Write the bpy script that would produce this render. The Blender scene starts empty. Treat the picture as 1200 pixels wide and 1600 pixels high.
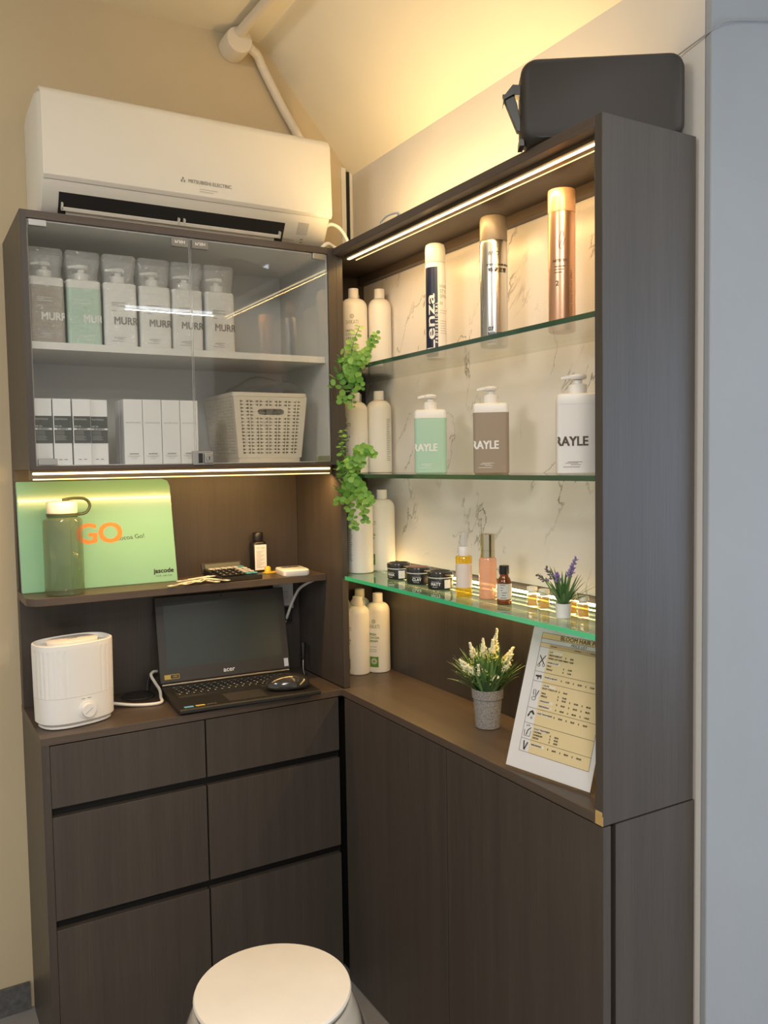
import bpy, bmesh, math, random
from mathutils import Vector, Matrix
random.seed(7)
PI = math.pi
C = bpy.context.scene.collection
sc = bpy.context.scene

# ------------------------------------------------------------------ camera
yaw, pitch, roll = math.radians(30.11), math.radians(-3.342), math.radians(-0.943)
fwd = Vector((math.sin(yaw)*math.cos(pitch), math.cos(yaw)*math.cos(pitch), math.sin(pitch)))
rgt = Vector((math.cos(yaw), -math.sin(yaw), 0)); upv = rgt.cross(fwd)
r2 = rgt*math.cos(roll) + upv*math.sin(roll); u2 = upv*math.cos(roll) - rgt*math.sin(roll)
cam = bpy.data.cameras.new('camera'); co = bpy.data.objects.new('camera', cam); C.objects.link(co)
co.matrix_world = Matrix(((r2.x, u2.x, -fwd.x, -1.0686), (r2.y, u2.y, -fwd.y, -2.0971), (r2.z, u2.z, -fwd.z, 0.6385), (0, 0, 0, 1)))
cam.sensor_fit = 'HORIZONTAL'; cam.sensor_width = 36; cam.lens = 36*1311.4/1200
cam.clip_start = 0.05
sc.camera = co
# ------------------------------------------------------------------ world, exposure
w = bpy.data.worlds.new('world'); sc.world = w; w.use_nodes = True
w.node_tree.nodes['Background'].inputs[0].default_value = (0.78, 0.76, 0.73, 1)
w.node_tree.nodes['Background'].inputs[1].default_value = 0.75
sc.view_settings.view_transform = 'Standard'; sc.view_settings.look = 'None'
sc.view_settings.gamma = 1; sc.view_settings.exposure = 0.0
WARM = (1.0, 0.58, 0.19); COOL = (0.80, 0.90, 1.0); NEUT = (1.0, 0.93, 0.84)
def area(name, loc, direc, sx, sy, power, col, up='Z', spread=PI):
    l = bpy.data.lights.new(name, 'AREA'); l.shape = 'RECTANGLE'; l.size = sx; l.size_y = sy
    l.energy = power; l.color = col; l.spread = spread
    o = bpy.data.objects.new(name, l); C.objects.link(o); o.location = loc
    z = -Vector(direc).normalized(); x = Vector((0, 1, 0)) if up == 'Y' else Vector((1, 0, 0))
    y = z.cross(x).normalized(); x = y.cross(z).normalized()
    o.rotation_euler = Matrix((x, y, z)).transposed().to_euler()
    return o
# shop's tube lamps behind and right of the camera, then added fill lights and daylight
area('tube_lamp_light', (1.01, -3.05, 1.86), (0, 0, -1), 0.5, 0.012, 32, NEUT, 'Y')
area('tube_lamp_light', (0.9, -4.58, 1.86), (0, 0, -1), 0.75, 0.012, 30, NEUT, 'X')
area('added_fill_light', (-2.3, -1.3, 1.88), (0.9, 0, -1), 0.6, 0.6, 24, NEUT, 'X')  # added fill from the left, brightens the marble and right doors
area('added_fill_light', (-1.75, -3.2, 1.86), (0, 0, -1), 0.6, 0.6, 44, NEUT, 'X')  # added fill panel, lifts everything that faces the camera
area('added_fill_light', (-1.15, -2.3, 1.88), (0, 0.25, -1), 0.6, 0.6, 22, NEUT, 'X')  # added fill above the camera, lifts the wall cabinet interior
area('shopfront_daylight', (2.9, -3.4, 0.5), (-1, 0.25, 0.0), 2.4, 2.0, 42, (0.50, 0.72, 1.0), 'Y')
# LED strips: top of the display cabinet, under the wall cabinet, behind the low glass shelf, on top of the display cabinet
area('cabinet_led_light', (0.046, -0.5, 1.196), (0.35, 0, -1), 0.96, 0.012, 2.3, WARM, 'Y')
area('niche_led_light', (-0.4, 0.045, 0.606), (0, 0.45, -1), 0.785, 0.012, 3.2, WARM, 'X')
area('shelf_led_light', (0.214, -0.42, 0.335), (-1, 0, 0.5), 0.98, 0.004, 0.55, WARM, 'Y')
area('shelf_led_down_light', (0.214, -0.42, 0.300), (-0.6, 0, -1), 0.98, 0.008, 2.0, WARM, 'Y')
area('cove_led_light', (0.075, -0.37, 1.262), (0.35, 0, 1), 0.84, 0.02, 3.3, (1.0, 0.64, 0.26), 'Y')

# ------------------------------------------------------------------ materials
def newmat(name):
    m = bpy.data.materials.new(name); m.use_nodes = True
    nt = m.node_tree; b = nt.nodes['Principled BSDF']
    return m, nt, b
def N(nt, t, **k):
    n = nt.nodes.new(t)
    for a, v in k.items():
        setattr(n, a, v)
    return n
def mat(name, col, rough=0.5, metal=0.0, noise=0.0, nscale=30, bump=0.0, bscale=200, sss=0.0, coat=0.0, spec=0.5):
    m, nt, b = newmat(name)
    b.inputs['Base Color'].default_value = (*col, 1); b.inputs['Roughness'].default_value = rough
    b.inputs['Metallic'].default_value = metal; b.inputs['Coat Weight'].default_value = coat
    b.inputs['Specular IOR Level'].default_value = spec
    if sss: b.inputs['Subsurface Weight'].default_value = sss; b.inputs['Subsurface Scale'].default_value = 0.01
    g = N(nt, 'ShaderNodeNewGeometry')
    if noise:
        n = N(nt, 'ShaderNodeTexNoise'); n.inputs['Scale'].default_value = nscale; n.inputs['Detail'].default_value = 4
        nt.links.new(g.outputs['Position'], n.inputs['Vector'])
        r = N(nt, 'ShaderNodeMapRange'); r.inputs[1].default_value = .3; r.inputs[2].default_value = .7
        r.inputs[3].default_value = 1-noise; r.inputs[4].default_value = 1+noise
        nt.links.new(n.outputs['Fac'], r.inputs[0])
        x = N(nt, 'ShaderNodeVectorMath', operation='SCALE'); x.inputs[0].default_value = col
        nt.links.new(r.outputs[0], x.inputs['Scale']); nt.links.new(x.outputs[0], b.inputs['Base Color'])
    if bump:
        n = N(nt, 'ShaderNodeTexNoise'); n.inputs['Scale'].default_value = bscale
        nt.links.new(g.outputs['Position'], n.inputs['Vector'])
        bp = N(nt, 'ShaderNodeBump'); bp.inputs['Strength'].default_value = bump; bp.inputs['Distance'].default_value = 0.002
        nt.links.new(n.outputs['Fac'], bp.inputs['Height']); nt.links.new(bp.outputs[0], b.inputs['Normal'])
    return m
def laminate(name, col, axis='z', rough=0.42):
    m, nt, b = newmat(name)
    g = N(nt, 'ShaderNodeNewGeometry'); v = N(nt, 'ShaderNodeVectorMath', operation='MULTIPLY')
    s = {'z': (260, 260, 7), 'x': (7, 260, 260), 'y': (260, 7, 260)}[axis]; v.inputs[1].default_value = s
    nt.links.new(g.outputs['Position'], v.inputs[0])
    n = N(nt, 'ShaderNodeTexNoise'); n.inputs['Scale'].default_value = 1; n.inputs['Detail'].default_value = 5
    nt.links.new(v.outputs[0], n.inputs['Vector'])
    v2 = N(nt, 'ShaderNodeVectorMath', operation='MULTIPLY'); v2.inputs[1].default_value = tuple(k/9 for k in s)
    nt.links.new(g.outputs['Position'], v2.inputs[0])
    n2 = N(nt, 'ShaderNodeTexNoise'); n2.inputs['Scale'].default_value = 1; nt.links.new(v2.outputs[0], n2.inputs['Vector'])
    a = N(nt, 'ShaderNodeMath', operation='ADD'); nt.links.new(n.outputs['Fac'], a.inputs[0]); nt.links.new(n2.outputs['Fac'], a.inputs[1])
    r = N(nt, 'ShaderNodeMapRange'); r.inputs[1].default_value = .7; r.inputs[2].default_value = 1.3
    r.inputs[3].default_value = .84; r.inputs[4].default_value = 1.16
    nt.links.new(a.outputs[0], r.inputs[0])
    x = N(nt, 'ShaderNodeVectorMath', operation='SCALE'); x.inputs[0].default_value = col
    nt.links.new(r.outputs[0], x.inputs['Scale']); nt.links.new(x.outputs[0], b.inputs['Base Color'])
    b.inputs['Roughness'].default_value = rough
    bp = N(nt, 'ShaderNodeBump'); bp.inputs['Strength'].default_value = .12; bp.inputs['Distance'].default_value = .001
    nt.links.new(n.outputs['Fac'], bp.inputs['Height']); nt.links.new(bp.outputs[0], b.inputs['Normal'])
    return m
def emis(name, col, s):
    m, nt, b = newmat(name)
    b.inputs['Base Color'].default_value = (*col, 1)
    b.inputs['Emission Color'].default_value = (*col, 1); b.inputs['Emission Strength'].default_value = s
    return m
def glassy(name, tint, body=None, bodymix=0.0, rough=0.0, f0=0.045, bump=0.0, bscale=60, transl=False):
    m = bpy.data.materials.new(name); m.use_nodes = True; nt = m.node_tree; nt.nodes.clear()
    out = N(nt, 'ShaderNodeOutputMaterial'); tr = N(nt, 'ShaderNodeBsdfTransparent'); tr.inputs[0].default_value = (*tint, 1)
    gl = N(nt, 'ShaderNodeBsdfGlossy'); gl.inputs['Roughness'].default_value = rough
    g = N(nt, 'ShaderNodeNewGeometry'); d = N(nt, 'ShaderNodeVectorMath', operation='DOT_PRODUCT')
    nt.links.new(g.outputs['Normal'], d.inputs[0]); nt.links.new(g.outputs['Incoming'], d.inputs[1])
    a = N(nt, 'ShaderNodeMath', operation='ABSOLUTE'); nt.links.new(d.outputs['Value'], a.inputs[0])
    s = N(nt, 'ShaderNodeMath', operation='SUBTRACT'); s.inputs[0].default_value = 1; nt.links.new(a.outputs[0], s.inputs[1])
    p = N(nt, 'ShaderNodeMath', operation='POWER'); p.inputs[1].default_value = 5; nt.links.new(s.outputs[0], p.inputs[0])
    q = N(nt, 'ShaderNodeMath', operation='MULTIPLY_ADD'); q.inputs[1].default_value = 1-f0; q.inputs[2].default_value = f0
    nt.links.new(p.outputs[0], q.inputs[0])
    if bump:
        n = N(nt, 'ShaderNodeTexNoise'); n.inputs['Scale'].default_value = bscale; n.inputs['Distortion'].default_value = 1.5
        nt.links.new(g.outputs['Position'], n.inputs['Vector'])
        bp = N(nt, 'ShaderNodeBump'); bp.inputs['Strength'].default_value = bump; bp.inputs['Distance'].default_value = .01
        nt.links.new(n.outputs['Fac'], bp.inputs['Height']); nt.links.new(bp.outputs[0], gl.inputs['Normal'])
    base = tr
    if body:
        df = N(nt, 'ShaderNodeBsdfDiffuse'); df.inputs[0].default_value = (*body, 1)
        last = df
        if transl:
            tl = N(nt, 'ShaderNodeBsdfTranslucent'); tl.inputs[0].default_value = (*body, 1)
            mx0 = N(nt, 'ShaderNodeMixShader'); mx0.inputs[0].default_value = .5
            nt.links.new(df.outputs[0], mx0.inputs[1]); nt.links.new(tl.outputs[0], mx0.inputs[2]); last = mx0
        mb = N(nt, 'ShaderNodeMixShader'); mb.inputs[0].default_value = bodymix
        nt.links.new(tr.outputs[0], mb.inputs[1]); nt.links.new(last.outputs[0], mb.inputs[2]); base = mb
    mx = N(nt, 'ShaderNodeMixShader'); nt.links.new(q.outputs[0], mx.inputs[0])
    nt.links.new(base.outputs[0], mx.inputs[1]); nt.links.new(gl.outputs[0], mx.inputs[2])
    nt.links.new(mx.outputs[0], out.inputs[0])
    return m
def marble(name):
    m, nt, b = newmat(name)
    g = N(nt, 'ShaderNodeNewGeometry')
    al = N(nt, 'ShaderNodeVectorMath', operation='DOT_PRODUCT'); al.inputs[1].default_value = (0, -.9, 1.5)
    ac = N(nt, 'ShaderNodeVectorMath', operation='DOT_PRODUCT'); ac.inputs[1].default_value = (0, 3.9, 2.1)
    cb = N(nt, 'ShaderNodeCombineXYZ')
    for q, i in ((al, 0), (ac, 1)): nt.links.new(g.outputs['Position'], q.inputs[0]); nt.links.new(q.outputs['Value'], cb.inputs[i])
    n = N(nt, 'ShaderNodeTexNoise'); n.inputs['Scale'].default_value = 2.0; n.inputs['Detail'].default_value = 8
    n.inputs['Distortion'].default_value = .5; n.inputs['Roughness'].default_value = .55
    nt.links.new(cb.outputs[0], n.inputs['Vector'])
    s = N(nt, 'ShaderNodeMath', operation='SUBTRACT'); s.inputs[1].default_value = .5; nt.links.new(n.outputs['Fac'], s.inputs[0])
    a = N(nt, 'ShaderNodeMath', operation='ABSOLUTE'); nt.links.new(s.outputs[0], a.inputs[0])
    r = N(nt, 'ShaderNodeMapRange'); r.inputs[1].default_value = 0; r.inputs[2].default_value = .011; r.inputs[3].default_value = 1; r.inputs[4].default_value = 0
    nt.links.new(a.outputs[0], r.inputs[0])
    k = N(nt, 'ShaderNodeTexNoise'); k.inputs['Scale'].default_value = 5.5; nt.links.new(g.outputs['Position'], k.inputs['Vector'])
    kr = N(nt, 'ShaderNodeMapRange'); kr.inputs[1].default_value = .47; kr.inputs[2].default_value = .62; nt.links.new(k.outputs['Fac'], kr.inputs[0])
    mu = N(nt, 'ShaderNodeMath', operation='MULTIPLY'); nt.links.new(r.outputs[0], mu.inputs[0]); nt.links.new(kr.outputs[0], mu.inputs[1])
    mx = N(nt, 'ShaderNodeMix', data_type='RGBA'); mx.inputs[6].default_value = (.86, .83, .80, 1); mx.inputs[7].default_value = (.27, .24, .22, 1)
    nt.links.new(mu.outputs[0], mx.inputs[0]); nt.links.new(mx.outputs[2], b.inputs['Base Color'])
    b.inputs['Roughness'].default_value = .25
    return m
def leafmat(name, c1, c2, rough=.45, tl=.25):
    m, nt, b = newmat(name)
    g = N(nt, 'ShaderNodeNewGeometry'); mx = N(nt, 'ShaderNodeMix', data_type='RGBA')
    mx.inputs[6].default_value = (*c1, 1); mx.inputs[7].default_value = (*c2, 1)
    nt.links.new(g.outputs['Random Per Island'], mx.inputs[0]); nt.links.new(mx.outputs[2], b.inputs['Base Color'])
    b.inputs['Roughness'].default_value = rough; b.inputs['Transmission Weight'].default_value = 0
    b.inputs['Subsurface Weight'].default_value = tl; b.inputs['Subsurface Scale'].default_value = .004
    return m

M = {}
M['lam'] = laminate('dark_walnut_laminate', (.060, .049, .042))
M['lamx'] = laminate('dark_walnut_laminate_lengthwise', (.085, .062, .048), 'x')
M['lamy'] = laminate('dark_walnut_laminate_lengthwise', (.085, .062, .048), 'y')
M['dark'] = mat('dark_recess', (.012, .011, .010), .6)
M['wall'] = mat('cream_wall_paint', (.57, .475, .315), .85, noise=.03, nscale=3, bump=.15, bscale=90)
M['ceil'] = mat('ceiling_paint', (.80, .75, .61), .85, noise=.03, nscale=3)
M['walle'] = mat('daylight_tinted_paint', (.30, .325, .36), .8, noise=.03, nscale=4, bump=.2, bscale=60)  # blue cast of the daylight put into this wall's colour
M['wallw'] = mat('white_wall_paint', (.62, .60, .57), .8, noise=.03, nscale=4, bump=.2, bscale=60)
M['floor'] = mat('grey_floor', (.25, .24, .23), .5, noise=.1, nscale=8)
M['skirt'] = mat('grey_skirting', (.10, .10, .10), .5, noise=.3, nscale=60)
M['whitelam'] = mat('white_cabinet_lining', (.72, .71, .69), .4)
M['marble'] = marble('veined_marble')
M['glass'] = glassy('clear_glass', (.96, .97, .965), f0=.032)
M['shglass'] = glassy('shelf_glass', (.955, .985, .97), f0=.05)
M['shglass3'] = glassy('green_sheen_shelf_glass', (.86, .97, .91), (.30, .60, .44), .26, f0=.07)  # green body colour stands in for the marble's reflection and LED glow
M['edge'] = mat('green_glass_edge', (.03, .085, .045), .12, coat=.5)
M['edge_lit'] = mat('led_lit_glass_edge', (.08, .62, .30), .12, coat=.5)  # LED-lit version of the glass edge, brightness put into the colour
M['led'] = emis('led_diffuser', (1, .80, .45), 9)
M['ledspill'] = emis('led_side_glow', (1, .72, .32), 2.0)  # emission standing in for LED light caught on the profiles
M['tube'] = emis('lamp_tube', (.85, .93, 1), 9)
M['alu'] = mat('aluminium', (.55, .50, .42), .35, 1)
M['bronze'] = mat('bronze_profile', (.22, .16, .09), .4, .6)
M['chrome'] = mat('chrome', (.42, .42, .41), .38, 1)
M['steel'] = mat('brushed_steel', (.45, .44, .40), .3, 1)
M['acw'] = mat('ivory_plastic', (.80, .77, .69), .28, coat=.3)
M['acw2'] = mat('ivory_plastic_matt', (.76, .73, .65), .45)
M['acdark'] = mat('vent_black', (.01, .01, .01), .6)
M['grey'] = mat('grey_print', (.25, .24, .22), .6)
M['white'] = mat('white_plastic', (.82, .81, .79), .35)
M['bottlew'] = mat('matt_white_bottle', (.82, .80, .75), .42, sss=.1)
M['paper'] = mat('white_paper', (.82, .82, .84), .6)
M['black'] = mat('black_plastic', (.013, .013, .014), .35)
M['blackm'] = mat('matt_black', (.022, .021, .022), .65)
M['ink'] = mat('black_ink', (.02, .018, .016), .6)
M['brownink'] = mat('brown_ink', (.09, .065, .04), .5)
M['whiteink'] = mat('white_ink', (.85, .85, .83), .5)
M['faintink'] = mat('pale_ink', (.50, .50, .47), .6)
M['greenink'] = mat('green_ink', (.10, .24, .03), .5)
M['oliveink'] = mat('olive_ink', (.22, .24, .03), .5)
M['palegreen'] = mat('pale_green_plastic', (.42, .64, .50), .3)
M['taupe'] = mat('taupe_plastic', (.33, .26, .19), .35)
M['tubew'] = mat('white_cable', (.80, .79, .74), .4)
M['pipe'] = mat('painted_pipe', (.72, .66, .55), .5)
M['film'] = glassy('wrinkled_plastic_film', (.97, .97, .97), (.90, .90, .90), .20, rough=.16, f0=.10, bump=.9, bscale=55)
M['bag'] = glassy('clear_plastic_bag', (.97, .97, .97), (.8, .8, .8), .05, rough=.1, f0=.09, bump=.5, bscale=30)
M['mint'] = mat('glossy_mint_cover', (.23, .47, .32), .16, coat=.4)
M['orange'] = mat('orange_ink', (.90, .22, .03), .4)
M['wbottle'] = glassy('tinted_bottle_plastic', (.66, .69, .61), (.30, .34, .27), .14, rough=.04, f0=.06)
M['olive'] = mat('dark_green_strap', (.03, .05, .025), .4)
M['ivorycap'] = mat('ivory_cap', (.75, .70, .60), .45)
M['screen'] = mat('laptop_screen', (.045, .058, .056), .30)
M['lapblack'] = mat('laptop_black', (.020, .019, .018), .4, bump=.1, bscale=500)
M['bezel'] = mat('laptop_bezel', (.050, .045, .042), .4)
M['key'] = mat('key_black', (.016, .016, .016), .45)
M['basket'] = mat('cream_woven_plastic', (.72, .65, .55), .5)
M['yellow'] = mat('yellow_plastic', (.75, .50, .04), .4)
M['blue'] = mat('blue_sticker', (.15, .45, .75), .4)
M['gold'] = mat('gold_sticker', (.62, .45, .08), .4)
M['navy'] = mat('navy_print', (.010, .014, .045), .35)
M['silver'] = mat('silver_can', (.62, .62, .60), .26, 1)
M['capgrey'] = mat('warm_grey_cap', (.19, .165, .135), .35)
M['rose'] = mat('rose_gold_can', (.78, .47, .30), .28, .85)
M['rosecap'] = mat('rose_gold_cap', (.85, .52, .30), .3, .3)
M['redink'] = mat('dark_red_ink', (.35, .04, .04), .5)
M['champ'] = mat('champagne_metal', (.62, .56, .38), .18, 1)
M['pink'] = glassy('pink_lotion', (.95, .72, .58), (.92, .62, .46), .75, rough=.05, f0=.06, transl=True)
M['oil'] = glassy('yellow_oil', (1, .85, .22), (.95, .68, .05), .35, rough=.02, f0=.06, transl=True)
M['pearl'] = mat('pearl_label', (.80, .70, .64), .35)
M['clearp'] = glassy('clear_pump_plastic', (.90, .90, .90), (.85, .85, .85), .35, rough=.1, f0=.08)
M['amber'] = glassy('amber_glass', (.50, .20, .04), (.30, .10, .015), .35, rough=.02, f0=.07)
M['jarclear'] = glassy('clear_jar', (.97, .95, .90), (.9, .85, .7), .06, rough=.02, f0=.08)
M['honey'] = glassy('honey_liquid', (1, .82, .40), (.98, .70, .20), .45, rough=.05, f0=.05, transl=True)
M['leaf'] = leafmat('eucalyptus_leaf', (.10, .30, .04), (.34, .58, .11))
M['leafd'] = leafmat('dark_green_leaf', (.05, .14, .045), (.20, .36, .12))
M['stem'] = mat('green_stem', (.10, .22, .05), .6)
M['petalw'] = leafmat('cream_petal', (.90, .84, .62), (.95, .90, .78), .6, .3)
M['petalg'] = leafmat('lime_bud', (.55, .62, .15), (.80, .80, .40), .6, .3)
M['petalv'] = leafmat('violet_petal', (.20, .12, .45), (.42, .32, .62), .6, .2)
M['petald'] = leafmat('dusky_petal', (.10, .11, .08), (.26, .16, .32), .6, .2)
M['concrete'] = mat('speckled_grey_pot', (.27, .265, .26), .8, noise=.5, nscale=420, bump=.5, bscale=500)
M['beige'] = mat('beige_print', (.82, .68, .40), .6)
M['beigeh'] = mat('orange_beige_print', (.88, .66, .34), .6)
M['palelab'] = mat('pale_highlight_print', (.86, .80, .66), .6)
M['acry'] = glassy('clear_acrylic', (.97, .97, .97), f0=.05, rough=.02)
M['stool'] = mat('white_stool_seat', (.80, .75, .68), .4, noise=.04, nscale=9)
M['stoolb'] = glassy('frosted_stool_plastic', (.92, .90, .88), (.80, .77, .72), .78, rough=.2, f0=.06, transl=True)
M['speaker'] = mat('black_vinyl_case', (.028, .024, .022), .55, bump=.1, bscale=300)
M['chip'] = mat('bare_board', (.50, .33, .12), .7)
M['pinklid'] = mat('plum_lid_print', (.30, .08, .08), .35)
M['lidblack'] = mat('glossy_black_lid', (.03, .028, .026), .15, coat=.5)
M['teal'] = mat('teal_key', (.10, .35, .40), .5)
M['gkey'] = mat('grey_key', (.50, .50, .47), .5)
M['lcd'] = mat('calculator_display', (.10, .11, .09), .25)

# ------------------------------------------------------------------ mesh helpers
class MB:
    def __init__(s): s.v = []; s.f = []
    def add(s, vs, fs):
        n = len(s.v); s.v += [tuple(p) for p in vs]; s.f += [tuple(i+n for i in f) for f in fs]; return s
    def box(s, x0, x1, y0, y1, z0, z1):
        return s.add([(x0,y0,z0),(x1,y0,z0),(x1,y1,z0),(x0,y1,z0),(x0,y0,z1),(x1,y0,z1),(x1,y1,z1),(x0,y1,z1)],
                     [(0,3,2,1),(4,5,6,7),(0,1,5,4),(1,2,6,5),(2,3,7,6),(3,0,4,7)])
    def obox(s, o, a, b, c):   # parallelepiped from a corner and three edge vectors
        o, a, b, c = map(Vector, (o, a, b, c))
        vs = [o, o+a, o+a+b, o+b, o+c, o+a+c, o+a+b+c, o+b+c]
        return s.add(vs, [(0,3,2,1),(4,5,6,7),(0,1,5,4),(1,2,6,5),(2,3,7,6),(3,0,4,7)])
    def loft(s, rings, cap0=True, cap1=True):
        n = len(rings[0]); vs = [p for r in rings for p in r]; fs = []
        for k in range(len(rings)-1):
            for i in range(n):
                j = (i+1) % n; fs.append((k*n+i, k*n+j, (k+1)*n+j, (k+1)*n+i))
        if cap0: fs.append(tuple(reversed(range(n))))
        if cap1: fs.append(tuple(range((len(rings)-1)*n, len(rings)*n)))
        return s.add(vs, fs)
    def lathe(s, prof, c=(0, 0, 0), n=32, cap0=True, cap1=True):
        return s.loft([[(c[0]+r*math.cos(2*PI*i/n), c[1]+r*math.sin(2*PI*i/n), c[2]+z) for i in range(n)] for r, z in prof], cap0, cap1)
    def rrect(s, secs, c=(0, 0, 0), k=5):  # secs: (z, halfx, halfy, radius)
        return s.loft([[(c[0]+x, c[1]+y, c[2]+z) for x, y in rr(hx, hy, r, k)] for z, hx, hy, r in secs])
    def prism(s, poly, axis, a, b):   # poly in the two other axes, in order
        def P(p, t): return {'x': (t, p[0], p[1]), 'y': (p[0], t, p[1]), 'z': (p[0], p[1], t)}[axis]
        return s.loft([[P(p, a) for p in poly], [P(p, b) for p in poly]])
    def tube(s, pts, r, n=8, smooth=6):
        pts = spline(pts, smooth) if smooth else [Vector(p) for p in pts]
        rings = []; prev = None
        for i, p in enumerate(pts):
            t = (pts[min(i+1, len(pts)-1)] - pts[max(i-1, 0)]).normalized()
            u = prev - t*prev.dot(t) if prev else t.orthogonal()
            u.normalize(); prev = u; v = t.cross(u)
            rad = r[0] + (r[1]-r[0])*i/(len(pts)-1) if isinstance(r, tuple) else r
            rings.append([p + (u*math.cos(2*PI*k/n) + v*math.sin(2*PI*k/n))*rad for k in range(n)])
        return s.loft(rings)
    def quad(s, o, a, b):
        o, a, b = map(Vector, (o, a, b)); return s.add([o, o+a, o+a+b, o+b], [(0, 1, 2, 3)])
    def obj(s, name, m, parent=None, bevel=0, smooth=False, seg=2, solid=0, kind=None, label=None):
        me = bpy.data.meshes.new(name); me.from_pydata(s.v, [], s.f); me.update()
        bm = bmesh.new(); bm.from_mesh(me); bmesh.ops.recalc_face_normals(bm, faces=bm.faces); bm.to_mesh(me); bm.free()
        me.materials.append(M[m] if isinstance(m, str) else m)
        o = bpy.data.objects.new(name, me); C.objects.link(o)
        if parent: o.parent = parent
        if smooth:
            me.polygons.foreach_set('use_smooth', [True]*len(me.polygons))
            try: me.set_sharp_from_angle(angle=math.radians(38))
            except Exception: pass
        if solid:
            md = o.modifiers.new('thickness', 'SOLIDIFY'); md.thickness = solid; md.offset = 0
        if bevel:
            md = o.modifiers.new('bevel', 'BEVEL'); md.width = bevel; md.segments = seg; md.limit_method = 'ANGLE'
        if kind: o['kind'] = kind
        if label: o['label'] = label
        return o
def rr(hx, hy, r, k=5):
    r = min(r, hx, hy); out = []
    for cx, cy, a0 in ((hx-r, hy-r, 0), (-hx+r, hy-r, PI/2), (-hx+r, -hy+r, PI), (hx-r, -hy+r, 1.5*PI)):
        for i in range(k+1):
            a = a0 + PI/2*i/k; out.append((cx+r*math.cos(a), cy+r*math.sin(a)))
    return out
def spline(pts, n):
    pts = [Vector(p) for p in pts]; out = []
    for i in range(len(pts)-1):
        p0 = pts[max(i-1, 0)]; p1 = pts[i]; p2 = pts[i+1]; p3 = pts[min(i+2, len(pts)-1)]
        for k in range(n):
            t = k/n
            out.append(.5*((2*p1)+(-p0+p2)*t+(2*p0-5*p1+4*p2-p3)*t*t+(-p0+3*p1-3*p2+p3)*t**3))
    out.append(pts[-1]); return out
def tag(o, label, cat, group=None):
    o['label'] = label; o['category'] = cat
    if group: o['group'] = group
    return o
def thing(name, label, cat, loc=(0, 0, 0), rz=0, group=None):
    o = bpy.data.objects.new(name, None); C.objects.link(o); o.empty_display_size = .05
    o.location = loc; o.rotation_euler = (0, 0, math.radians(rz)); return tag(o, label, cat, group)
def dup(root, loc, rz=None, label=None, group=None):
    r = root.copy(); C.objects.link(r); r.location = loc
    if rz is not None: r.rotation_euler = (0, 0, math.radians(rz))
    if label: r['label'] = label
    if group: r['group'] = group
    for ch in list(root.children):
        c = ch.copy(); C.objects.link(c); c.parent = r
        for g in list(ch.children):
            d = g.copy(); C.objects.link(d); d.parent = c
    return r
def struct(name, mb, m, **k): return mb.obj(name, m, kind='structure', **k)
_tc = {}
def textmesh(s, size, bold=0.0, spacing=1.0, align='CENTER', sx=1.0):
    key = (s, size, bold, spacing, align, sx)
    if key in _tc: return _tc[key]
    cu = bpy.data.curves.new('t', 'FONT'); cu.body = s; cu.size = size; cu.align_x = align; cu.align_y = 'CENTER'
    cu.space_character = spacing; cu.resolution_u = 3
    o = bpy.data.objects.new('t', cu); C.objects.link(o)
    dg = bpy.context.evaluated_depsgraph_get(); me = o.evaluated_get(dg).to_mesh()
    vs = [(v.co.x*sx, v.co.y, 0) for v in me.vertices]; fs = [tuple(p.vertices) for p in me.polygons]
    o.evaluated_get(dg).to_mesh_clear(); bpy.data.objects.remove(o); bpy.data.curves.remove(cu)
    if bold > 0:
        d = bold*size*1.1; v0, f0, n0 = vs, fs, len(vs); vs, fs = [], []
        for k, (dx, dy) in enumerate(((0, 0), (d, d*.7), (-d, d*.7), (d, -d*.7), (-d, -d*.7))):
            vs += [(x+dx, y+dy, k*4e-5) for x, y, _ in v0]; fs += [tuple(i+k*n0 for i in f) for f in f0]
    _tc[key] = (vs, fs); return vs, fs
def cutmesh(vs, fs, cuts=(), lo=None, hi=None):
    bm = bmesh.new(); bv = [bm.verts.new(p) for p in vs]
    for f in fs:
        try: bm.faces.new([bv[i] for i in f])
        except ValueError: pass
    def bis(x, **k): bmesh.ops.bisect_plane(bm, geom=bm.verts[:]+bm.edges[:]+bm.faces[:], plane_co=(x, 0, 0), plane_no=(1, 0, 0), **k)
    for x in cuts: bis(x)
    if lo is not None: bis(lo, clear_inner=True)
    if hi is not None: bis(hi, clear_outer=True)
    bm.verts.index_update(); v2 = [tuple(v.co) for v in bm.verts]; f2 = [tuple(v.index for v in f.verts) for f in bm.faces]
    bm.free(); return v2, f2
def flat(mb, s, size, o, xd, yd, lo=None, hi=None, **k):   # lettering on a plane
    vs, fs = textmesh(s, size, **k); o, xd, yd = Vector(o), Vector(xd).normalized(), Vector(yd).normalized()
    if lo is not None or hi is not None: vs, fs = cutmesh(vs, fs, lo=lo, hi=hi)
    nn = xd.cross(yd)
    return mb.add([o+xd*x+yd*y+nn*q for x, y, q in vs], fs)
def wrap(mb, s, size, r, phi, z, turn=False, **k):   # lettering round a cylinder on the z axis
    vs, fs = textmesh(s, size, **k); p0 = math.radians(phi); out = []
    if turn: vs = [(-y, x, q) for x, y, q in vs]
    if not vs: return mb
    x0, x1 = min(v[0] for v in vs), max(v[0] for v in vs); st = r*.14; n = int((x1-x0)/st)
    vs, fs = cutmesh(vs, fs, [x0+st*(i+1) for i in range(n)])
    return mb.add([((r+q)*math.cos(p0+x/r), (r+q)*math.sin(p0+x/r), z+y) for x, y, q in vs], fs)
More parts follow.
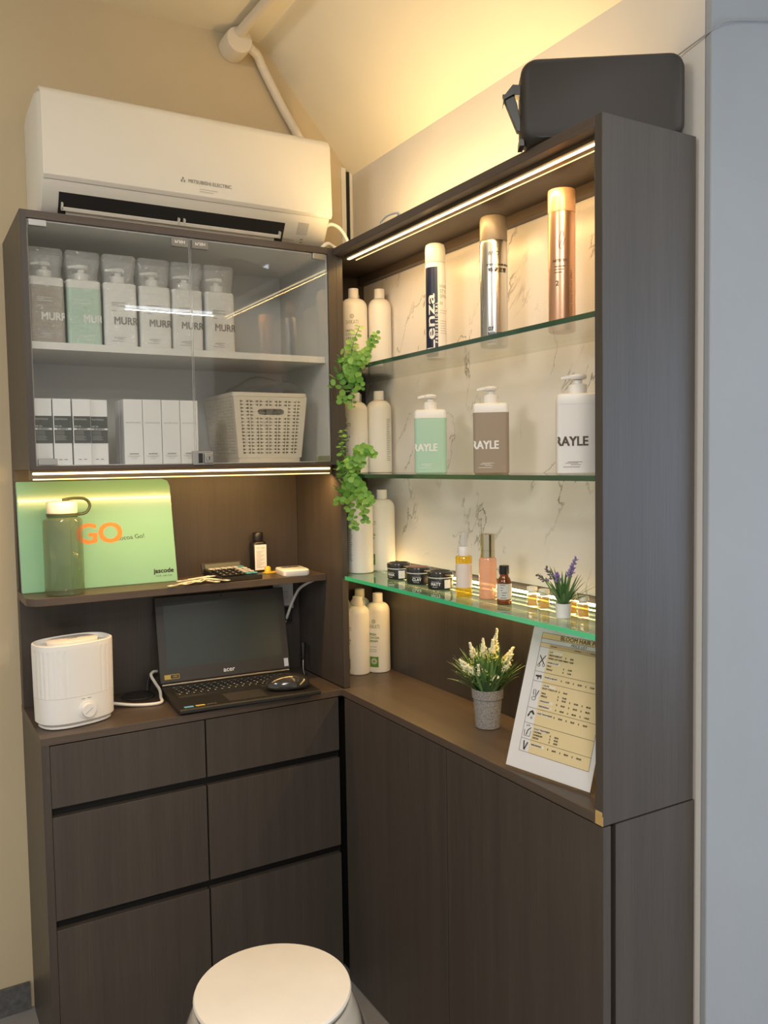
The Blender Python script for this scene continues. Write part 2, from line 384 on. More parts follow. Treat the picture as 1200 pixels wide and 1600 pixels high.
def patch(mb, r, a0, a1, z0, z1, n=10):   # curved label patch
    vs = []; fs = []
    for i in range(n+1):
        a = math.radians(a0+(a1-a0)*i/n); vs += [(r*math.cos(a), r*math.sin(a), z0), (r*math.cos(a), r*math.sin(a), z1)]
    for i in range(n): fs.append((2*i, 2*i+2, 2*i+3, 2*i+1))
    return mb.add(vs, fs)

# ------------------------------------------------------------------ the room
FZ = -.85; CZ = 1.915; XW = .245; YW = .346
struct('floor', MB().box(-4.2, 3.4, -6, YW+.1, FZ-.05, FZ), 'floor')
struct('wall_back', MB().box(-4.2, XW, YW, YW+.1, FZ, CZ), 'wall')
struct('wall_right', MB().box(XW, XW+.12, -1.030, YW+.1, FZ, CZ), 'wallw')
struct('wall_end', MB().box(XW, 3.4, -1.045, -1.0301, FZ, CZ), 'walle', bevel=.003)
struct('wall_sloping', MB().prism([(XW, 1.566), (XW, CZ), (-.06, CZ)], 'y', -1.045, YW), 'ceil')
struct('ceiling', MB().box(-4.2, 3.4, -6, YW+.1, CZ, CZ+.05), 'ceil')
struct('baseboard_back', MB().box(-4.2, -.81, YW-.012, YW, FZ, FZ+.075), 'skirt')
struct('trim_1', MB().box(.206, .222, YW-.008, YW, 1.232, 1.585).box(.236, XW, YW-.008, YW, 1.232, 1.575), 'acw2')
struct('trim_2', MB().box(.223, .235, YW-.006, YW, 1.232, 1.575), 'black')

def tubelamp(loc, along, lab, hl):
    t = thing('ceiling_tube_lamp', lab, 'ceiling light', loc, 0 if along == 'x' else 90, 'tube lamps on the shop ceiling')
    MB().box(-hl-.02, hl+.02, -.02, .02, .028, .052).obj('housing', 'white', t)
    MB().box(-hl, hl, -.009, .009, .010, .028).obj('tube', 'tube', t)
tubelamp((1.01, -3.05, 1.862), 'y', 'white tube lamp on the ceiling running towards the front', .25)
tubelamp((.9, -4.58, 1.862), 'x', 'white tube lamp on the ceiling running crosswise', .375)

# ------------------------------------------------------------------ left lower drawer unit
t = thing('drawer_cabinet', 'dark wood base cabinet with six handleless drawers under the laptop', 'cabinet', (0, 0, 0))
MB().box(-.80, -.782, 0.0, YW-.003, FZ, -.019).obj('side_panel', 'lam', t)
MB().box(-.782, 0.0, .03, YW-.003, FZ, -.019).obj('carcass', 'dark', t)
for x0, x1 in ((-.781, -.4025), (-.3985, -.012)):
    for z1, z0 in ((-.022, -.1735), (-.196, -.450), (-.474, -.84)):
        MB().box(x0, x1, .0, .019, z0, z1).obj('drawer_front', 'lam', t, bevel=.0008)
tag(MB().box(-.801, .006, -.001, YW-.002, -.019, 0).obj('worktop', 'lamx', bevel=.0008), 'dark wood worktop under the laptop and humidifier', 'worktop')

# right lower cabinet
t = thing('base_cabinet', 'dark wood two-door base cabinet below the glass shelves', 'cabinet', (0, 0, 0))
MB().box(.024, .24, -1.0, .3, FZ, -.0195).obj('carcass', 'dark', t)
MB().box(.0, .019, -.5195, -.014, FZ+.005, -.022).obj('door', 'lam', t, bevel=.0008)
MB().box(.0, .019, -1.019, -.5225, FZ+.005, -.022).obj('door', 'lam', t, bevel=.0008)
MB().box(.031, .2405, -1.019, -1.0, FZ, -.022).obj('side_panel', 'lam', t)
tag(MB().box(-.001, .2405, -1.0, -.0005, -.019, 0).box(.027, .2405, -.0005, .25, -.019, 0).obj('worktop', 'lamy', bevel=.0008),
    'dark wood worktop under the flower pot and price list', 'worktop')

# ------------------------------------------------------------------ display cabinet (right)
t = thing('display_cabinet', 'dark wood open display cabinet with marble back and glass shelves', 'cabinet', (0, 0, 0))
MB().box(.0, .2365, -1.019, -1.0, -.0192, 1.231).obj('side_panel', 'lam', t, bevel=.0008, label='dark wood outer side panel of the display cabinet')
MB().box(.008, .027, .0, .30, 0.0005, 1.212).obj('side_panel', 'lam', t, bevel=.0008)
MB().box(.0, .2365, -1.0, .25, 1.212, 1.231).obj('top_panel', 'lamy', t, bevel=.0008)
MB().box(.0275, .2365, .232, .25, .0005, 1.212).obj('end_panel', 'lam', t)
MB().box(.233, .2395, -1.0, .232, .0005, 1.212).obj('back_panel', 'lam', t)
MB().box(.222, .233, -1.0, .232, .345, 1.19).obj('marble_panel', 'marble', t, label='white marble back panel with grey veins')
MB().box(.2, .233, -1.0, .232, 1.19, 1.212).obj('back_rail', 'lamy', t)
for z, em, gm in ((.898, 'edge', 'shglass'), (.610, 'edge', 'shglass'), (.325, 'edge_lit', 'shglass3')):
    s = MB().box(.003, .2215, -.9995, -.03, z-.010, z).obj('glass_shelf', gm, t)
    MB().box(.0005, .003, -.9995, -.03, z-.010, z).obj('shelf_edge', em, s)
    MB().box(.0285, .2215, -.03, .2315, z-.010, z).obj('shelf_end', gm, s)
a = MB().box(.030, .070, -.998, -.004, 1.205, 1.2119).obj('led_profile', 'bronze', t)
MB().box(.040, .047, -.996, -.006, 1.2035, 1.2049).obj('led_strip', 'led', a, label='glowing warm LED strip')
MB().box(.066, .0685, -.996, -.006, 1.2040, 1.2049).obj('led_strip', 'ledspill', a)  # thin emissive line for the LED's reflection in the profile
MB().box(.217, .2215, -.998, .22, .3255, .3282).obj('led_strip', 'led', t, label='glowing warm LED strip behind the low glass shelf')
MB().box(-.0006, .0, -1.019, -.994, -.0192, -.002).prism([(-.0006, -.002), (.0, -.002), (.0, .006), (-.0006, .001)], 'y', -1.017, -1.0).obj('chipped_corner', 'chip', t, label='bare tan board where the veneer is chipped off')
l = tag(MB().box(.060, .090, -.79, .05, 1.2315, 1.25).obj('led_strip', emis('cove_led', (1, .78, .42), 3)), 'warm LED strip lying on top of the display cabinet', 'light')

# ------------------------------------------------------------------ wall cabinet (left)
t = thing('wall_cabinet', 'dark wood wall cabinet with two glass doors above the laptop', 'cabinet', (0, 0, 0))
MB().box(-.80, -.786, .0, YW-.002, .636, 1.231).obj('side_panel', 'lam', t)
MB().box(-.018, .0075, .0, YW-.002, .636, 1.231).obj('side_panel', 'lam', t)
MB().box(-.786, -.018, .0, YW-.002, 1.2135, 1.231).obj('top_panel', 'lamx', t)
MB().box(-.786, -.018, .0, YW-.002, .636, .6435).obj('bottom_panel', 'lamx', t)
MB().box(-.786, -.783, .008, .33, .6445, 1.2125).box(-.021, -.018, .008, .33, .6445, 1.2125).box(-.783, -.021, .327, .33, .6445, 1.2125)\
    .box(-.783, -.021, .008, .327, 1.2095, 1.2125).box(-.783, -.021, .008, .327, .6440, .6460).obj('white_lining', 'whitelam', t, label='white inner lining')
MB().box(-.7828, -.0212, .022, .3265, .919, .936).obj('inner_shelf', 'whitelam', t, label='white inner shelf')
for x0, x1, hx, px in ((-.785, -.4055, -.781, -.452), (-.4025, -.020, -.064, -.400)):
    d = MB().box(x0, x1, .0012, .0062, .6455, 1.2115).obj('glass_door', 'glass', t)
    e = .0007
    MB().box(x0, x0+e, .0012, .0062, .6455, 1.2115).box(x1-e, x1, .0012, .0062, .6455, 1.2115).box(x0, x1, .0012, .0062, .6445, .6455).obj('ground_edge', 'clearp', d)
    MB().box(hx, hx+.038, -.003, .0068, 1.196, 1.211).obj('top_hinge', 'chrome', d, bevel=.001)
    MB().box(hx, hx+.042, -.003, .0068, .6465, .6615).obj('bottom_hinge', 'steel', d, bevel=.001)
    k = MB().box(px, px+.042, -.005, .0068, 1.186, 1.208).obj('push_latch', 'grey', d, bevel=.001)
    flat(MB(), 'PUSH', .010, (px+.021, -.0054, 1.198), (1, 0, 0), (0, 0, -1), bold=.02, sx=1.1).obj('lettering', 'whiteink', k)
k = MB().box(-.414, -.360, -.007, .0068, .641, .677).obj('door_lock', 'steel', t, bevel=.0015)
MB().box(-.386, -.364, -.015, -.007, .645, .672).obj('lock_housing', 'chrome', k, bevel=.002)
b = MB(); b.loft([[(-.375+.0085*math.cos(a*PI/12), y, .6585+.0085*math.sin(a*PI/12)) for a in range(24)] for y in (-.0155, -.018)]); b.obj('cylinder', 'steel', k)
MB().box(-.3762, -.3738, -.0185, -.018, .654, .663).obj('keyhole', 'black', k)
MB().box(-.4, -.389, -.0085, -.007, .646, .671).obj('finger_recess', 'black', k, bevel=.001)
a = MB().prism([(.030, .6358), (.030, .6135), (.040, .6115), (.060, .612), (.062, .6358)], 'x', -.795, -.004).obj('led_profile', 'bronze', t)
MB().prism([(.0285, .6285), (.0280, .6240), (.0295, .6240), (.0300, .6285)], 'x', -.79, -.010).obj('led_strip', 'led', a, label='glowing warm LED strip')
MB().prism([(.0300, .6140), (.0295, .6122), (.0330, .6110), (.0335, .6130)], 'x', -.79, -.010).obj('led_strip', 'ledspill', a)  # thin emissive line for LED light on the profile edge
# niche back and shelf
tag(MB().box(-.80, .0075, .30, YW-.002, .0005, .6355).obj('back_board', 'lam'), 'dark wood back board behind the laptop', 'panel')
b = MB(); out = [(-.805, .2995), (.0070, .2995), (.0070, .10), (-.765, .10)] + [(-.765-.04*math.sin(a*PI/12), .14-.04*math.cos(a*PI/12)) for a in range(1, 7)]
tag(b.prism(out, 'z', .299, .318).obj('wall_shelf', 'lamx', bevel=.0008), 'narrow dark wood shelf with a rounded corner above the laptop', 'shelf')

# ------------------------------------------------------------------ air conditioner
t = thing('air_conditioner', 'white split air conditioner with open flap on the back wall', 'air conditioner', (0, 0, 0))
prof = [(YW-.001, 1.268), (YW-.001, 1.545), (.318, 1.562), (.15, 1.566), (.128, 1.556), (.120, 1.535), (.112, 1.357), (.116, 1.344), (.150, 1.290), (.185, 1.268)]
b = MB(); n = len(prof)
cy, cz = .24, 1.42
rings = []
for x, k in ((-.735, .93), (-.728, .985), (-.715, 1.0), (.035, 1.0), (.048, .985), (.055, .93)):
    rings.append([(x, YW-.001 if y > .345 else YW-.001-(YW-.001-y)*k, cz+(z-cz)*(k*.5+.5)) for y, z in prof])
b.loft(rings).obj('housing', 'acw2', t, smooth=True)
pp = [(.1185, 1.550), (.1115, 1.360), (.1155, 1.347), (.1135, 1.344), (.1055, 1.354), (.1120, 1.546), (.122, 1.563), (.135, 1.571), (.152, 1.572), (.15, 1.567), (.13, 1.558)]
MB().prism(pp, 'x', -.728, .053).obj('front_panel', 'acw', t, bevel=.0015, smooth=True)
# air outlet: dark cavity over the slanted chin
def chin(u, off):  # u 0..1 from the panel's lower edge down to the base, off outwards
    a, c = Vector((.116, 1.344)), Vector((.150, 1.290)); d = c-a; nrm = Vector((-d.y, d.x)).normalized()*-1
    p = a+d*u+nrm*-off if nrm.x > 0 else a+d*u+nrm*off
    return p.x, p.y
def chinbox(x0, x1, u0, u1, o0, o1):
    pts = [chin(u0, o0), chin(u1, o0), chin(u1, o1), chin(u0, o1)]
    return MB().prism(pts, 'x', x0, x1)
chinbox(-.690, -.085, .42, 1.35, -.004, .0015).obj('air_outlet', 'acdark', t)
f = chinbox(-.685, -.095, .93, 1.08, .010, .0125).obj('flap', 'acw', t, bevel=.001)
chinbox(-.672, -.11, .98, 1.25, .0015, .003).obj('vane', 'acw2', t)
for x in (-.684, -.39, -.375, -.10):
    chinbox(x, x+.004, .80, 1.08, .001, .0125).obj('flap_arm', 'acw2', f)
chinbox(-.045, -.012, .30, .85, -.002, .0008).obj('sensor_window', mat('sensor_grey', (.52, .50, .45), .3), t)
b = MB()
for q, u in ((-.03, 1.02), (-.03, 1.16), (-.042, 1.32)):
    p = chin(u, .0006); b.quad((q, p[0], p[1]), (.008, 0, 0), (0, .002, -.003))
for i in range(8):
    p = chin(1.1, .0006); b.quad((-.095+i*.0058, p[0], p[1]), (.004, 0, 0), (0, .0015, -.0026))
b.obj('small_marks', 'grey', t)
b = flat(MB(), 'MITSUBISHI ELECTRIC', .0130, (-.310, .1056, 1.388), (1, 0, 0), (0, .035, 1), bold=.01, sx=.95)
for dx, dz in ((0, .0048), (-.0038, -.0018), (.0038, -.0018)):
    c = Vector((-.384+dx, .1056, 1.388+dz)); b.add([c+Vector((0, 0, .0042)), c+Vector((.0026, 0, 0)), c+Vector((0, 0, -.0042)), c+Vector((-.0026, 0, 0))], [(0, 3, 2, 1)])
b.obj('logo', 'grey', t)
b = MB()
for k, wd in ((0, .05), (1, .038)): b.quad((-.34, .1050-.0003*k, 1.370-.006*k), (wd, 0, 0), (0, 0, .0018))
b.obj('small_print', 'faintink', t)

# conduit, junction box and cables above
t = thing('conduit', 'painted round conduit running along the ceiling and down the wall', 'pipe', (-.15, .30, 1.885))
MB().tube([(-.0, -.02, .008), (.02, -.6, .008), (.03, -1.3, .008)], .0145, 12, 3).obj('ceiling_pipe', 'pipe', t, smooth=True)
MB().tube([(.02, .0, .0), (.045, .005, -.016), (.068, .012, -.028), (.090, .022, -.058), (.15, .026, -.155), (.235, .026, -.290), (.262, .028, -.40), (.27, .030, -.62)], .0135, 12, 6).obj('wall_pipe', 'pipe', t, smooth=True)
b = MB(); b.loft([[( .040*math.cos(a*PI/16)*k, y, .038*math.sin(a*PI/16)*k-.012) for a in range(32)] for y, k in ((.044, 1), (-.018, 1), (-.024, .94))]).obj('junction_box', 'pipe', t, smooth=True)
tag(MB().tube([(.062, .20, 1.25), (.040, .16, 1.30), (.055, .15, 1.335), (.085, .15, 1.340), (.115, .15, 1.315), (.15, .15, 1.2445)], .0055, 10).obj('drain_hose', 'tubew', smooth=True), 'white drain hose looping beside the air conditioner', 'hose')
tag(MB().tube([(.0, .10, 1.240), (.035, .11, 1.272), (.075, .13, 1.268), (.115, .09, 1.238)], .0055, 10).obj('drain_hose', 'tubew', smooth=True), 'short white hose lying below the looping hose', 'hose')
tag(MB().tube([(.02, -.30, 1.2342), (.012, -.33, 1.242), (.012, -.28, 1.250), (.016, -.235, 1.244), (.025, -.25, 1.2342), (.06, -.27, 1.2342)], .003, 8).obj('cable', 'tubew', smooth=True), 'small white cable loop on top of the display cabinet', 'cable')
tag(MB().tube([(.23, -.95, 1.385), (.238, -.99, 1.398), (.243, -1.042, 1.410), (.27, -1.052, 1.430), (.33, -1.05, 1.448), (.43, -1.052, 1.470), (.56, -1.05, 1.49)], .0013, 6).obj('wire', mat('grey_wire', (.30, .30, .30), .5), smooth=True), 'thin grey wire running round the wall corner', 'wire')

# black case on top of the display cabinet
t = thing('carry_case', 'black rounded case with a side strap on top of the display cabinet', 'case', (.090, -.932, 1.2315), -34)
b = MB(); hw = .150
ys = ((-.0, .92), (.006, .975), (.015, 1), (.064, 1), (.073, .975), (.078, .92))
b.loft([[(x*k, y, .076+z*k) for x, z in rr(hw, .076, .026, 6)] for y, k in ys]).obj('body', 'speaker', t, smooth=True)
b = MB(); b.loft([[(-hw+.004-x0, y, z) for y, z in ((.025, z0), (.050, z0), (.050, z0+h), (.025, z0+h))] for x0, z0, h in ((0, .095, .018), (.018, .096, .019), (.034, .088, .008), (.036, .078, .006))]).obj('strap_holder', 'black', t, bevel=.002)
MB().prism([(-hw-.033, .100), (-hw-.026, .080), (-hw-.006, .030), (-hw+.006, .028), (-hw-.006, .082), (-hw-.012, .100)], 'y', .030, .044).obj('strap', 'black', t, bevel=.001)
MB().box(-hw-.003, -hw+.006, .02, .055, .0, .012).obj('foot', 'black', t)

# ------------------------------------------------------------------ pump bottles
def pump_bottle(label, group, bodym, capm, txt, txtm, tx, loc, rz, film=False, ang=None, full=True):
    t = thing('pump_bottle', label, 'bottle', loc, rz, group)
    hx, hy = .040, .029
    MB().rrect([(0, hx-.003, hy-.003, .008), (.003, hx, hy, .009), (.137, hx, hy, .009)]).obj('body', bodym, t, smooth=True)
    MB().rrect([(.1372, hx, hy, .009), (.152, hx, hy, .009), (.156, hx-.001, hy-.001, .009), (.1585, hx-.006, hy-.006, .008)]).obj('shoulder', capm, t, smooth=True)
    MB().lathe([(.017, .1585), (.017, .176), (.012, .178), (.008, .179), (.008, .186)], n=24).obj('pump_collar', capm, t, smooth=True)
    p = MB().lathe([(.012, .1865), (.015, .188), (.0165, .192), (.015, .196), (.006, .1975)], n=24)
    p.loft([[(x, y*w_, z0+dz*h) for y, dz in ((-1, 0), (1, 0), (1, 1), (-1, 1))] for x, w_, z0, h in ((.004, .010, .188, .008), (-.018, .008, .189, .006), (-.031, .006, .187, .005))])
    p.obj('pump_head', capm, t, smooth=True)
    e = -.0295
    xc, al = tx
    b = flat(MB(), txt, .0255, (xc, e, .064), (1, 0, 0), (0, 0, 1), bold=.026, align='LEFT', sx=.84, lo=-.0385-xc, hi=.0385-xc)
    b.obj('lettering', txtm, t)
    b = MB()
    for z, x0, wd in ((.024, .0, .030), (.0215, -.004, .026), (.0185, .006, .02), (.014, -.008, .034)):
        b.quad((xc*.2+x0-.012, e, z), (wd*.9, 0, 0), (0, 0, .0008))
    b.obj('small_print', txtm, t)
    if film:
        b = MB()
        for z, wd in ((.108, .034), (.104, .016), (.100, .036), (.088, .012)): b.quad((-.022, e, z), (wd, 0, 0), (0, 0, .0012))
        b.obj('title_print', txtm, t)
    if film:
        sg = lambda: random.uniform(-.0015, .0015)
        MB().rrect([(.0005, .0412, .0300, .010), (.06, .0416, .0312, .010), (.125, .0414+sg(), .0312, .010), (.150, .0415+sg(), .030, .010), (.163, .036+sg(), .026, .012), (.172, .037+sg(), .026, .012), (.20, .0405+sg(), .029, .009),
                    (.221, .041, .029, .009), (.226, .038, .026, .008)], k=6).obj('plastic_wrap', 'film', t, smooth=True)
    return t
def cut(s, n): return s[:n]
g1 = 'pump bottles in plastic wrap on the upper cabinet shelf'
yb = .079; zb_ = .9362
pump_bottle('taupe pump bottle in clear wrap, leftmost on the cabinet shelf', g1, 'taupe', 'white', 'MURR', 'whiteink', (-.014, 'L'), (-.7405, yb, zb_), 0, True)
pump_bottle('pale green pump bottle in clear wrap next to the taupe one', g1, 'palegreen', 'white', 'MURR', 'whiteink', (-.004, 'L'), (-.655, yb, zb_), 2, True)
for x, r_, lb in ((-.568, -2, 'white pump bottle in wrap right beside the pale green one'), (-.482, 1, 'second white wrapped pump bottle from the pale green one'),
               (-.397, -2, 'white wrapped pump bottle behind the gap between the glass doors'), (-.312, 2, 'rightmost wrapped white pump bottle, behind the right glass door')):
    pump_bottle(lb, g1, 'white', 'white', 'MURR', 'brownink', (-.0175, 'L'), (x, yb+random.uniform(-.003, .004), zb_), r_, True)
g2 = 'pump bottles on the middle glass shelf'
pump_bottle('pale green and white pump bottle on the middle glass shelf', g2, 'palegreen', 'white', 'RAYLE', 'whiteink', (-.0445, 'L'), (.095, -.330, .6102), -34)
pump_bottle('taupe pump bottle with white top on the middle glass shelf', g2, 'taupe', 'white', 'RAYLE', 'whiteink', (-.0445, 'L'), (.102, -.568, .6102), -37)
pump_bottle('large all-white pump bottle at the right end of the middle shelf', g2, 'white', 'white', 'RAYLE', 'brownink', (-.0445, 'L'), (.108, -.842, .6102), -39).scale = (1.06, 1.06, 1.0)

# ------------------------------------------------------------------ boxes in the cabinet
def carton(label, group, loc, w_, d, h, dark=False, rz=0):
    t = thing('product_box', label, 'box', loc, rz, group)
    MB().box(-w_/2, w_/2, 0, d, 0, h).obj('carton', 'paper', t, bevel=.0006)
    e = -.0005
    if dark:
        b = MB().quad((-w_/2+.002, e, .052), (w_-.0025, 0, 0), (0, 0, .032)).quad((-w_/2+.002, e, .0885), (w_-.0025, 0, 0), (0, 0, .0285))
        b.quad((w_/2+.0003, 0.0, .052), (0, d*.9, 0), (0, 0, .065)).obj('dark_label', mat('dark_grey_label', (.065, .068, .060), .5), t)
        b = MB(); e2 = -.0008
        flat(b, 'Nutritious', .0075, (-.004, e2, .110), (1, 0, 0), (0, 0, 1))
        flat(b, 'HAIR OIL', .0048, (-.011, e2, .0925), (1, 0, 0), (0, 0, 1), bold=.03)
        for k in range(4): b.quad((-w_/2+.004, e2, .060+k*.0032), (w_*(.62-.1*(k % 2)), 0, 0), (0, 0, .0007))
        for k in range(3): b.quad((-w_/2+.004, e2, .074+k*.003), (w_*.5, 0, 0), (0, 0, .0005))
        b.obj('pale_print', 'faintink', t)
        b = MB(); flat(b, 'SIX BENEFITS', .0042, (0, e2, .0862), (1, 0, 0), (0, 0, 1), bold=.03)
        for k in (-1, 1): b.quad((k*.006-.004, e2, .0125), (.007, 0, 0), (0, 0, .0012))
        b.obj('small_print', 'ink', t)
    else:
        b = MB(); flat(b, 'NUTRITIOUS', .0052, (0, e, .104), (1, 0, 0), (0, 0, 1), spacing=1.3)
        flat(b, 'NUTRITION', .0042, (0, e, .0255), (1, 0, 0), (0, 0, 1), bold=.05)
        for z, k in ((.020, .72), (.0175, .5), (.0135, .3)): b.quad((-w_*k/2, e, z), (w_*k, 0, 0), (0, 0, .0006))
        b.obj('small_print', 'grey', t)
    return t
zf = .6462
ga = 'slim boxes with dark labels in the wall cabinet'; gb = 'plain white boxes in the wall cabinet'
for x, y, lb in ((-.763, .031, 'leftmost slim box with a dark label, behind the hinge'), (-.7195, .030, 'second slim box with a dark label from the left'),
              (-.675, .030, 'third slim box with a dark label, beside the rightmost'), (-.633, .040, 'rightmost slim box with a dark label, set slightly back')):
    carton(lb, ga, (x, y, zf), .041, .041, .158, True)
for i, (x, lb) in enumerate(((-.545, 'leftmost plain white box in the row beside the basket'), (-.497, 'second plain white box from the left in its row'),
              (-.449, 'third plain white box from the left in its row'), (-.401, 'plain white box standing behind the door lock'))):
    carton(lb, gb, (x, .060, zf), .0465, .047, .163)
carton('plain white box behind the leftmost plain white box', gb, (-.5450, .110, zf), .0465, .047, .163)

# ------------------------------------------------------------------ woven basket
def basket():
    t = thing('storage_basket', 'cream woven plastic basket with a slot handle in the cabinet', 'basket', (-.1765, .045, zf))
    H = .188; tw, bw = .1065, .0915; D0, D1 = .012, .245
    def wall(P, nx, nz, slot=None):
        b = MB()
        for i in range(nx):
            for j in range(nz):
                u0, u1 = i/nx, (i+1)/nx; v0, v1 = j/nz, (j+1)/nz
                if slot and slot[0] <= i < slot[1] and slot[2] <= j < slot[3]: continue
                edge = i == 0 or i == nx-1 or j == 0 or j == nz-1
                A, B_, Cc, D_ = P(u0, v0), P(u1, v0), P(u1, v1), P(u0, v1)
                if edge: b.add([A, B_, Cc, D_], [(0, 1, 2, 3)]); continue
                um, vm = (u0+u1)/2, (v0+v1)/2; du, dv = (u1-u0)*.36, (v1-v0)*.36
                s = 1 if i % 2 else -1
                p = [P(um-du*s, vm-dv), P(um+du*s, vm), P(um-du*s, vm+dv)]
                if s == 1: b.add([A, B_, Cc, D_]+p, [(0, 1, 5, 4), (1, 2, 5), (2, 3, 6, 5), (3, 0, 4, 6)])
                else: b.add([A, B_, Cc, D_]+p, [(0, 1, 4, 5), (1, 2, 6, 4), (2, 3, 5, 6), (3, 0, 5)])
        return b
    def wx(v): return bw+(tw-bw)*v
    def yf(v): return D0*(1-v)
    def ybk(v): return D1-D0*(1-v)
    front = lambda u, v: ((2*u-1)*wx(v), yf(v), .012+(H-.022)*v)
    NX, NZ = 15, 18
    b = wall(front, NX, NZ, (4, 11, 12, 15))
    # slot plate
    u0, u1, v0, v1 = 4/NX, 11/NX, 12/NZ, 15/NZ; n = 32; o_, i_ = [], []
    cu, cv = (u0+u1)/2, (v0+v1)/2
    for k in range(n):
        a = 2*PI*k/n; cx, cyy = math.cos(a), math.sin(a)
        m_ = max(abs(cx), abs(cyy)); o_.append(front(cu+cx/m_*(u1-u0)/2, cv+cyy/m_*(v1-v0)/2))
        sx = math.copysign(abs(cx)**.35, cx); sy = math.copysign(abs(cyy)**.75, cyy)
        i_.append(front(cu+sx*(u1-u0)*.40, cv+sy*(v1-v0)*.30))
    b.add(o_+i_, [(k, (k+1) % n, n+(k+1) % n, n+k) for k in range(n)])
    b.obj('front_wall', 'basket', t, solid=.002)
    wall(lambda u, v: ((1-2*u)*wx(v), ybk(v), .012+(H-.022)*v), 12, 18).obj('back_wall', 'basket', t, solid=.002)
    wall(lambda u, v: (-wx(v), ybk(v)+(yf(v)-ybk(v))*u, .012+(H-.022)*v), 19, 20).obj('side_wall', 'basket', t, solid=.002)
    wall(lambda u, v: (wx(v), yf(v)+(ybk(v)-yf(v))*u, .012+(H-.022)*v), 19, 20).obj('side_wall', 'basket', t, solid=.002)
    b = MB(); 
    b.loft([[(x*k, y*k2+(D1/2), z) for x, y in rr(tw, D1/2, .012)] for k, k2, z in ((1.0, 1.0, H-.012), (1.02, 1.02, H-.010), (1.02, 1.02, H), (.985, .985, H), (.985, .985, H-.012))], False, False)
    b.obj('rim', 'basket', t, smooth=True)
    MB().loft([[(x, y+D1/2, z) for x, y in rr(bw, D1/2-D0, .010)] for z in (0, .0125)]).obj('base', 'basket', t, smooth=True)
basket()
# plastic bag on the basket
b = MB(); rings = []
for i in range(13):
    u = i/12; x = -.095+.20*u; h = .045*math.sin(PI*min(1, u*1.02))**.7+.002; y0 = .10+.02*math.sin(5*u)
    rings.append([(x, y0+.055*math.cos(a*PI/8), .008+h*(.55+.5*math.sin(a*PI/8)) + .004*math.sin(9*u+a)) for a in range(16)])
b.loft(rings)
t = b.obj('plastic_bag', 'bag', smooth=True); t.location = (-.165, .04, zf+.182); tag(t, 'clear crumpled plastic bag lying on the cream basket', 'bag')

# ------------------------------------------------------------------ items on the niche shelf
ZS = .3183
t = thing('presentation_folder', 'mint green glossy folder leaning behind the water bottle', 'folder', (-.602, .216, ZS)); t.rotation_euler = (math.radians(-8), 0, 0)
out = [(-.200, 0), (.204, 0), (.200, .268), (.194, .284), (.178, .290), (-.200, .290)]
MB().prism(out, 'y', 0, .016).obj('cover', 'mint', t, bevel=.002)
e = -.0004
flat(MB(), 'GO', .075, (.000, e, .143), (1, 0, 0), (0, 0, 1), bold=.025, sx=1.08, spacing=.95).obj('lettering', 'orange', t)
flat(MB(), 'Cocoa Go!', .017, (.080, e, .130), (1, 0, .05), (-.2, 0, 1), sx=1.05).obj('lettering', 'ink', t)
b = flat(MB(), 'jascode', .0175, (.166, e, .032), (1, 0, 0), (0, 0, 1), bold=.03, sx=1.05); flat(b, 'FOR SALON', .006, (.166, e, .018), (1, 0, 0), (0, 0, 1), spacing=1.5)
b.obj('lettering', 'ink', t)

t = thing('water_bottle', 'clear grey-green water bottle with a white cap and loop', 'bottle', (-.708, .153, ZS))
MB().lathe([(.042, 0), (.046, .002), (.048, .008), (.048, .185), (.046, .192), (.038, .196), (.034, .199), (.034, .206)], n=40, cap1=False).obj('body', 'wbottle', t, smooth=True)
MB().lathe([(.036, .2062), (.037, .208), (.037, .233), (.034, .237), (.0, .238)], n=40, cap1=False).obj('cap', 'ivorycap', t, smooth=True)
MB().lathe([(.0385, .199), (.0385, .2055)], n=32).obj('strap_ring', 'olive', t)
MB().tube([(.0, -.01, .240), (.030, -.004, .2435), (.058, .0, .240), (.068, .0, .224), (.058, .0, .206), (.038, .0, .202)], .004, 8).obj('loop_strap', 'olive', t, smooth=True)
flat(MB(), 'v', .016, (0, 0, 0), (1, 0, 0), (0, 0, 1), bold=.05)
b = MB(); wrap(b, 'v', .014, .0486, -55, .06, bold=.05); b.obj('logo', 'greenink', t)

t = thing('tag_bundle', 'fan of slim white paper tags lying in front of the folder', 'tags', (-.366, .128, ZS))
for k, (dx, dy, a, L, z) in enumerate(((-.048, -.012, 24, .095, .000), (-.020, -.018, 32, .078, .002), (.006, -.014, 50, .055, .004), (.026, -.016, 118, .062, .001), (.048, -.020, 130, .068, .003), (-.010, .014, 12, .10, .006), (.03, .020, 5, .095, .007))):
    aa = math.radians(a); d = Vector((math.cos(aa), math.sin(aa), .05)); s = Vector((-math.sin(aa), math.cos(aa), 0))*.014
    o = Vector((dx, dy, z))-d*L/2+Vector((0, 0, .006))
    p = MB().obox(o-s/2, d*L, s, (0, 0, .0012)).obj('tag', 'ivorycap', t)
    MB().quad(o-s*.2+d*.012+Vector((0, 0, .0016)), d*.02, s*.4).obj('tag_print', 'ink', p)

